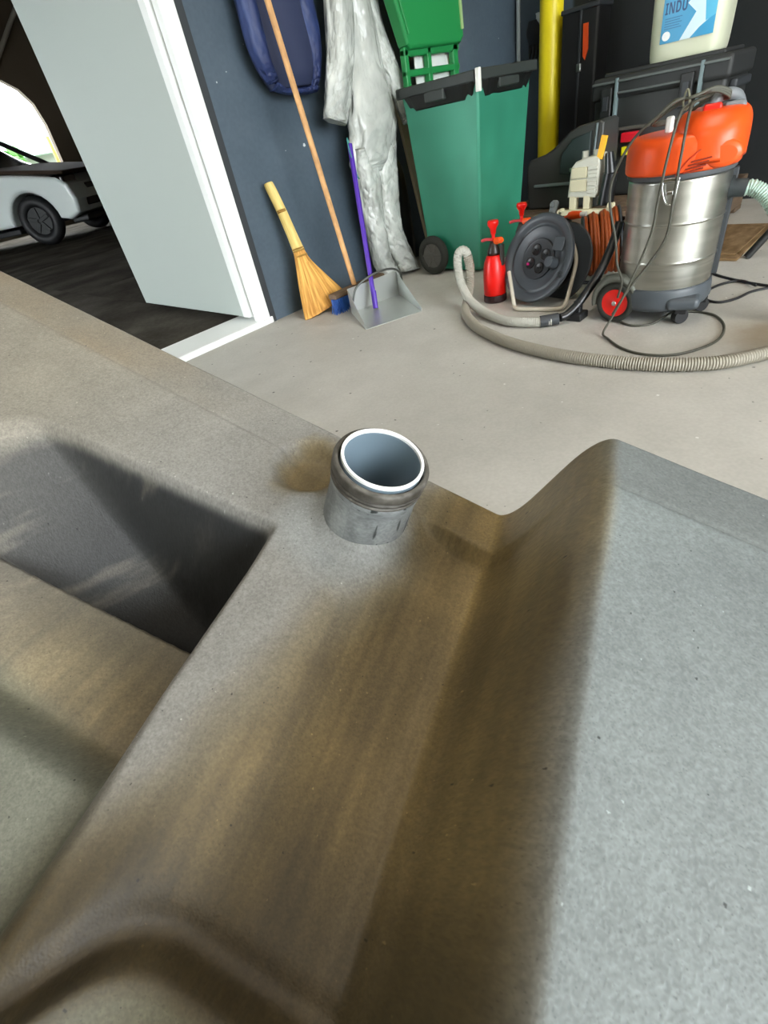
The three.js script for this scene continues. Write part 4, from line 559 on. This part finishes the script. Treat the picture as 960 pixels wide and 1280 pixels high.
{ const t = thing('blue_rag', 'crumpled blue cloth with a red corner behind the black wand and steel drum', 'cloth', [1.05, 0, 1.63]);
  wpart('cloth', loft([[[1.05, 0.002, 1.63], [0.05, 0, 0], [0, 0, 0.06]], [[1.05, 0.1, 1.63], [0.055, 0, 0], [0, 0, 0.07]], [[1.05, 0.2, 1.635], [0.05, 0, 0], [0, 0, 0.065]], [[1.05, 0.265, 1.64], [0.03, 0, 0], [0, 0, 0.04]]], 40, 40, (a, w) => 1 + 0.4 * (fbm(w * 2, a * 6, 3) - 0.5)), M(0x2a66b8, 0.7), t);
  wpart('red_corner', loft([[[1.0, 0.17, 1.615], [0.012, 0, 0], [0, 0, 0.02]], [[0.992, 0.20, 1.62], [0.014, 0, 0], [0, 0, 0.025]], [[1.0, 0.22, 1.62], [0.01, 0, 0], [0, 0, 0.012]]], 16, 20, (a, w) => 1 + 0.3 * (vn(w * 2, a * 4) - 0.5)), M(0xa02030, 0.7), t); }
one('cardboard_sheet', [(() => { const g = rb(1.25, 1.90, 0.001, 0.012, 1.68, 1.92, 0.003); return g; })(), rb(1.3, 1.8, 0.012, 0.02, 1.70, 1.90, 0.003)], M(0xffffff, 0.9, 0, { map: tex(256, 256, (s, k) => { const n = (fbm(s * 8, k * 8, 4) - 0.5) * 60; return [128 + n, 102 + n, 68 + n]; }) }), 'flattened brown cardboard on the floor behind the vacuum cleaner', 'cardboard');
{ const t = thing('folding_trestle', 'black metal trestle with slanting legs at the right behind the vacuum hose', 'trestle', [1.4, 0, 2.2]);
  const k = M(0x161715, 0.5), L = (a, b) => wpart('leg', cyl(V(...a), V(...b), 0.016, 0.016, 14), k, t);
  L([1.30, 0.004, 1.945], [1.46, 0.42, 2.20]); L([1.30, 0.004, 2.55], [1.46, 0.42, 2.35]); L([1.75, 0.004, 1.95], [1.52, 0.42, 2.20]); L([1.75, 0.004, 2.55], [1.52, 0.42, 2.35]);
  wpart('top_bar', rb(1.42, 1.56, 0.41, 0.45, 2.12, 2.62, 0.01), k, t); }
// ---------------------------------------------------------------- the hall beyond the door
{
  const t = thing('white_car', 'white hatchback with a reflection-toned bonnet parked in the dark hall beyond the open door', 'car', [1.58, 0, -11.43], -0.8884); t.scale.setScalar(1.3);
  const paint = M(0xd9e2de, 0.25), dark = M(0x15181a, 0.12);
  const arch = (cx, r) => { const q = []; for (let k = 0; k <= 14; k++) { const a = Math.PI - k / 14 * Math.PI; q.push([cx + r * Math.cos(a), 0.30 + r * Math.sin(a)]); } return q; };
  const o = [[-1.85, 0.26], ...arch(-1.22, 0.36).map((q) => [q[0], Math.max(0.24, q[1])]), ...arch(1.25, 0.36).map((q) => [q[0], Math.max(0.24, q[1])]), [1.75, 0.26], [1.93, 0.32], [1.97, 0.48], [1.93, 0.66], [1.80, 0.76], [1.2, 0.88], [0.75, 0.93], [-1.75, 0.96], [-1.92, 0.85], [-1.95, 0.45]];
  const body = ext(shape(o), 1.54, 0.05, 4); body.translate(0, 0, -0.77); part('car_body', body, paint, t);
  const cab = loft([[[-0.45, 0.92, 0], [1.38, 0, 0], [0, 0, 0.76]], [[-0.50, 1.10, 0], [1.08, 0, 0], [0, 0, 0.70]], [[-0.55, 1.36, 0], [0.80, 0, 0], [0, 0, 0.60]], [[-0.58, 1.44, 0], [0.66, 0, 0], [0, 0, 0.52]]], 16, 60, null, 0.4); part('cabin_glass', cab, dark, t, 'dark windows');
  part('roof', loft([[[-0.60, 1.42, 0], [0.72, 0, 0], [0, 0, 0.56]], [[-0.60, 1.46, 0], [0.66, 0, 0], [0, 0, 0.52]], [[-0.60, 1.475, 0], [0.45, 0, 0], [0, 0, 0.4]]], 8, 48, null, 0.45), paint, t);
  for (const s of [-1, 1]) part('windscreen_pillar', cyl(V(0.90, 0.93, s * 0.72), V(0.18, 1.43, s * 0.55), 0.035), mat.black, t);
  const bonnet = new RoundedBoxGeometry(1.22, 0.05, 1.60, 3, 0.02); bonnet.rotateZ(-0.155); bonnet.translate(1.34, 0.885, 0); part('bonnet', bonnet, new THREE.MeshPhysicalMaterial({ color: 0x3a3028, roughness: 0.8, specularIntensity: 0.2 }), t, 'bonnet with a dark brown reflection painted in');  // dark brown paints a reflection into the bonnet colour
  for (const s of [-1, 1]) part('headlight', [rb(1.62, 1.90, 0.62, 0.78, s * 0.62 - 0.17, s * 0.62 + 0.17, 0.04)], M(0x14100e, 0.1), t), part('lamp_lens', new THREE.SphereGeometry(0.05, 20, 14).translate(1.84, 0.70, s * 0.70), mat.chrome, t);
  part('grille', [rb(1.90, 1.985, 0.38, 0.47, -0.55, 0.55, 0.02), rb(1.88, 1.95, 0.56, 0.64, -0.4, 0.4, 0.02)], mat.black, t);
  part('bumper_lip', rb(1.70, 1.96, 0.20, 0.28, -0.7, 0.7, 0.03), mat.black, t);
  part('side_sill', rb(-0.85, 0.90, 0.20, 0.27, -0.74, 0.78, 0.02), mat.black, t);
  for (const x of [-1.22, 1.25]) for (const s of [-1, 1]) { const w = part('wheel', new THREE.TorusGeometry(0.235, 0.078, 16, 40).scale(1, 1, 1.2).translate(x, 0.313, s * 0.70), mat.black, t); const gs = [new THREE.CylinderGeometry(0.17, 0.17, 0.10, 32).rotateX(Math.PI / 2).translate(x, 0.313, s * 0.70)]; for (let k = 0; k < 5; k++) gs.push(rb(-0.025, 0.025, 0.02, 0.165, 0.05, 0.07, 0.008).rotateZ(k * 1.2566).translate(x, 0.313, s * 0.70 + (s < 0 ? -0.12 : 0))); part('wheel_rim', gs, M(0x2c2e2e, 0.5, 0.3), w); }
  const tri = ext(shape([[0.36, 0.60], [0.62, 0.68], [0.50, 0.50]], [[[0.44, 0.605], [0.50, 0.555], [0.555, 0.645]]]), 0.004, 0); tri.translate(0, 0, 0.775); part('side_badge', tri, mat.black, t, 'black angular badge on the flank');
}
{ // outside the far gate
  const t = thing('white_shed', 'white slatted shed in the daylight beyond the far hall gate', 'shed', [4.9, 0, -19]);
  wpart('shed_wall', bx(4.3, 6.4, 0, 1.75, -19.6, -18.2), M(0x8a948a, 0.8), t);
  for (let k = 0; k < 3; k++) { const g = bx(-1.1, 1.1, -0.02, 0.02, -0.22, 0.22); g.rotateX(0.6); g.translate(5.35, 1.88 + k * 0.24, -18.3 - k * 0.36); wpart('roof_board', g, M(0x8fa898, 0.7), t); }
  wpart('corner_post', cyl(V(5.35, 0, -17.2), V(5.35, 2.1, -17.2), 0.05), M(0xb8a860, 0.7), t, 'yellowish post');
}
{ const t = thing('green_bush', 'bright green bush in the daylight left of the white shed', 'bush', [4.1, 0, -17.6]);
  const gs = []; for (let i = 0; i < 420; i++) { const a = rnd() * 6.283, e = rnd() * 2 - 0.9, r = 0.62 * Math.cbrt(rnd()); const g = new THREE.IcosahedronGeometry(0.06 + 0.05 * rnd(), 0); g.scale(1.5, 0.4, 1); g.rotateY(rnd() * 6); g.rotateX(rnd() * 3); g.translate(4.1 + r * Math.cos(a) * 0.8, 1.0 + e * 0.85, -17.6 + r * Math.sin(a) * 0.7); gs.push(g); }
  wpart('foliage', gs, M(0x5f9a4c, 0.8), t).userData.kind = 'stuff'; wpart('stem', cyl(V(4.1, -0.02, -17.6), V(4.1, 1.0, -17.6), 0.05, 0.03), mat.brownWood, t); }
one('hall_pipe', cyl(V(4.15, 3.36, -15.1), V(6.1, 5.15, -15.1), 0.05), M(0x8b857a, 0.6), 'pale slanting pipe on the dark hall wall above the gateway', 'pipe');

renderer.render(scene, camera);
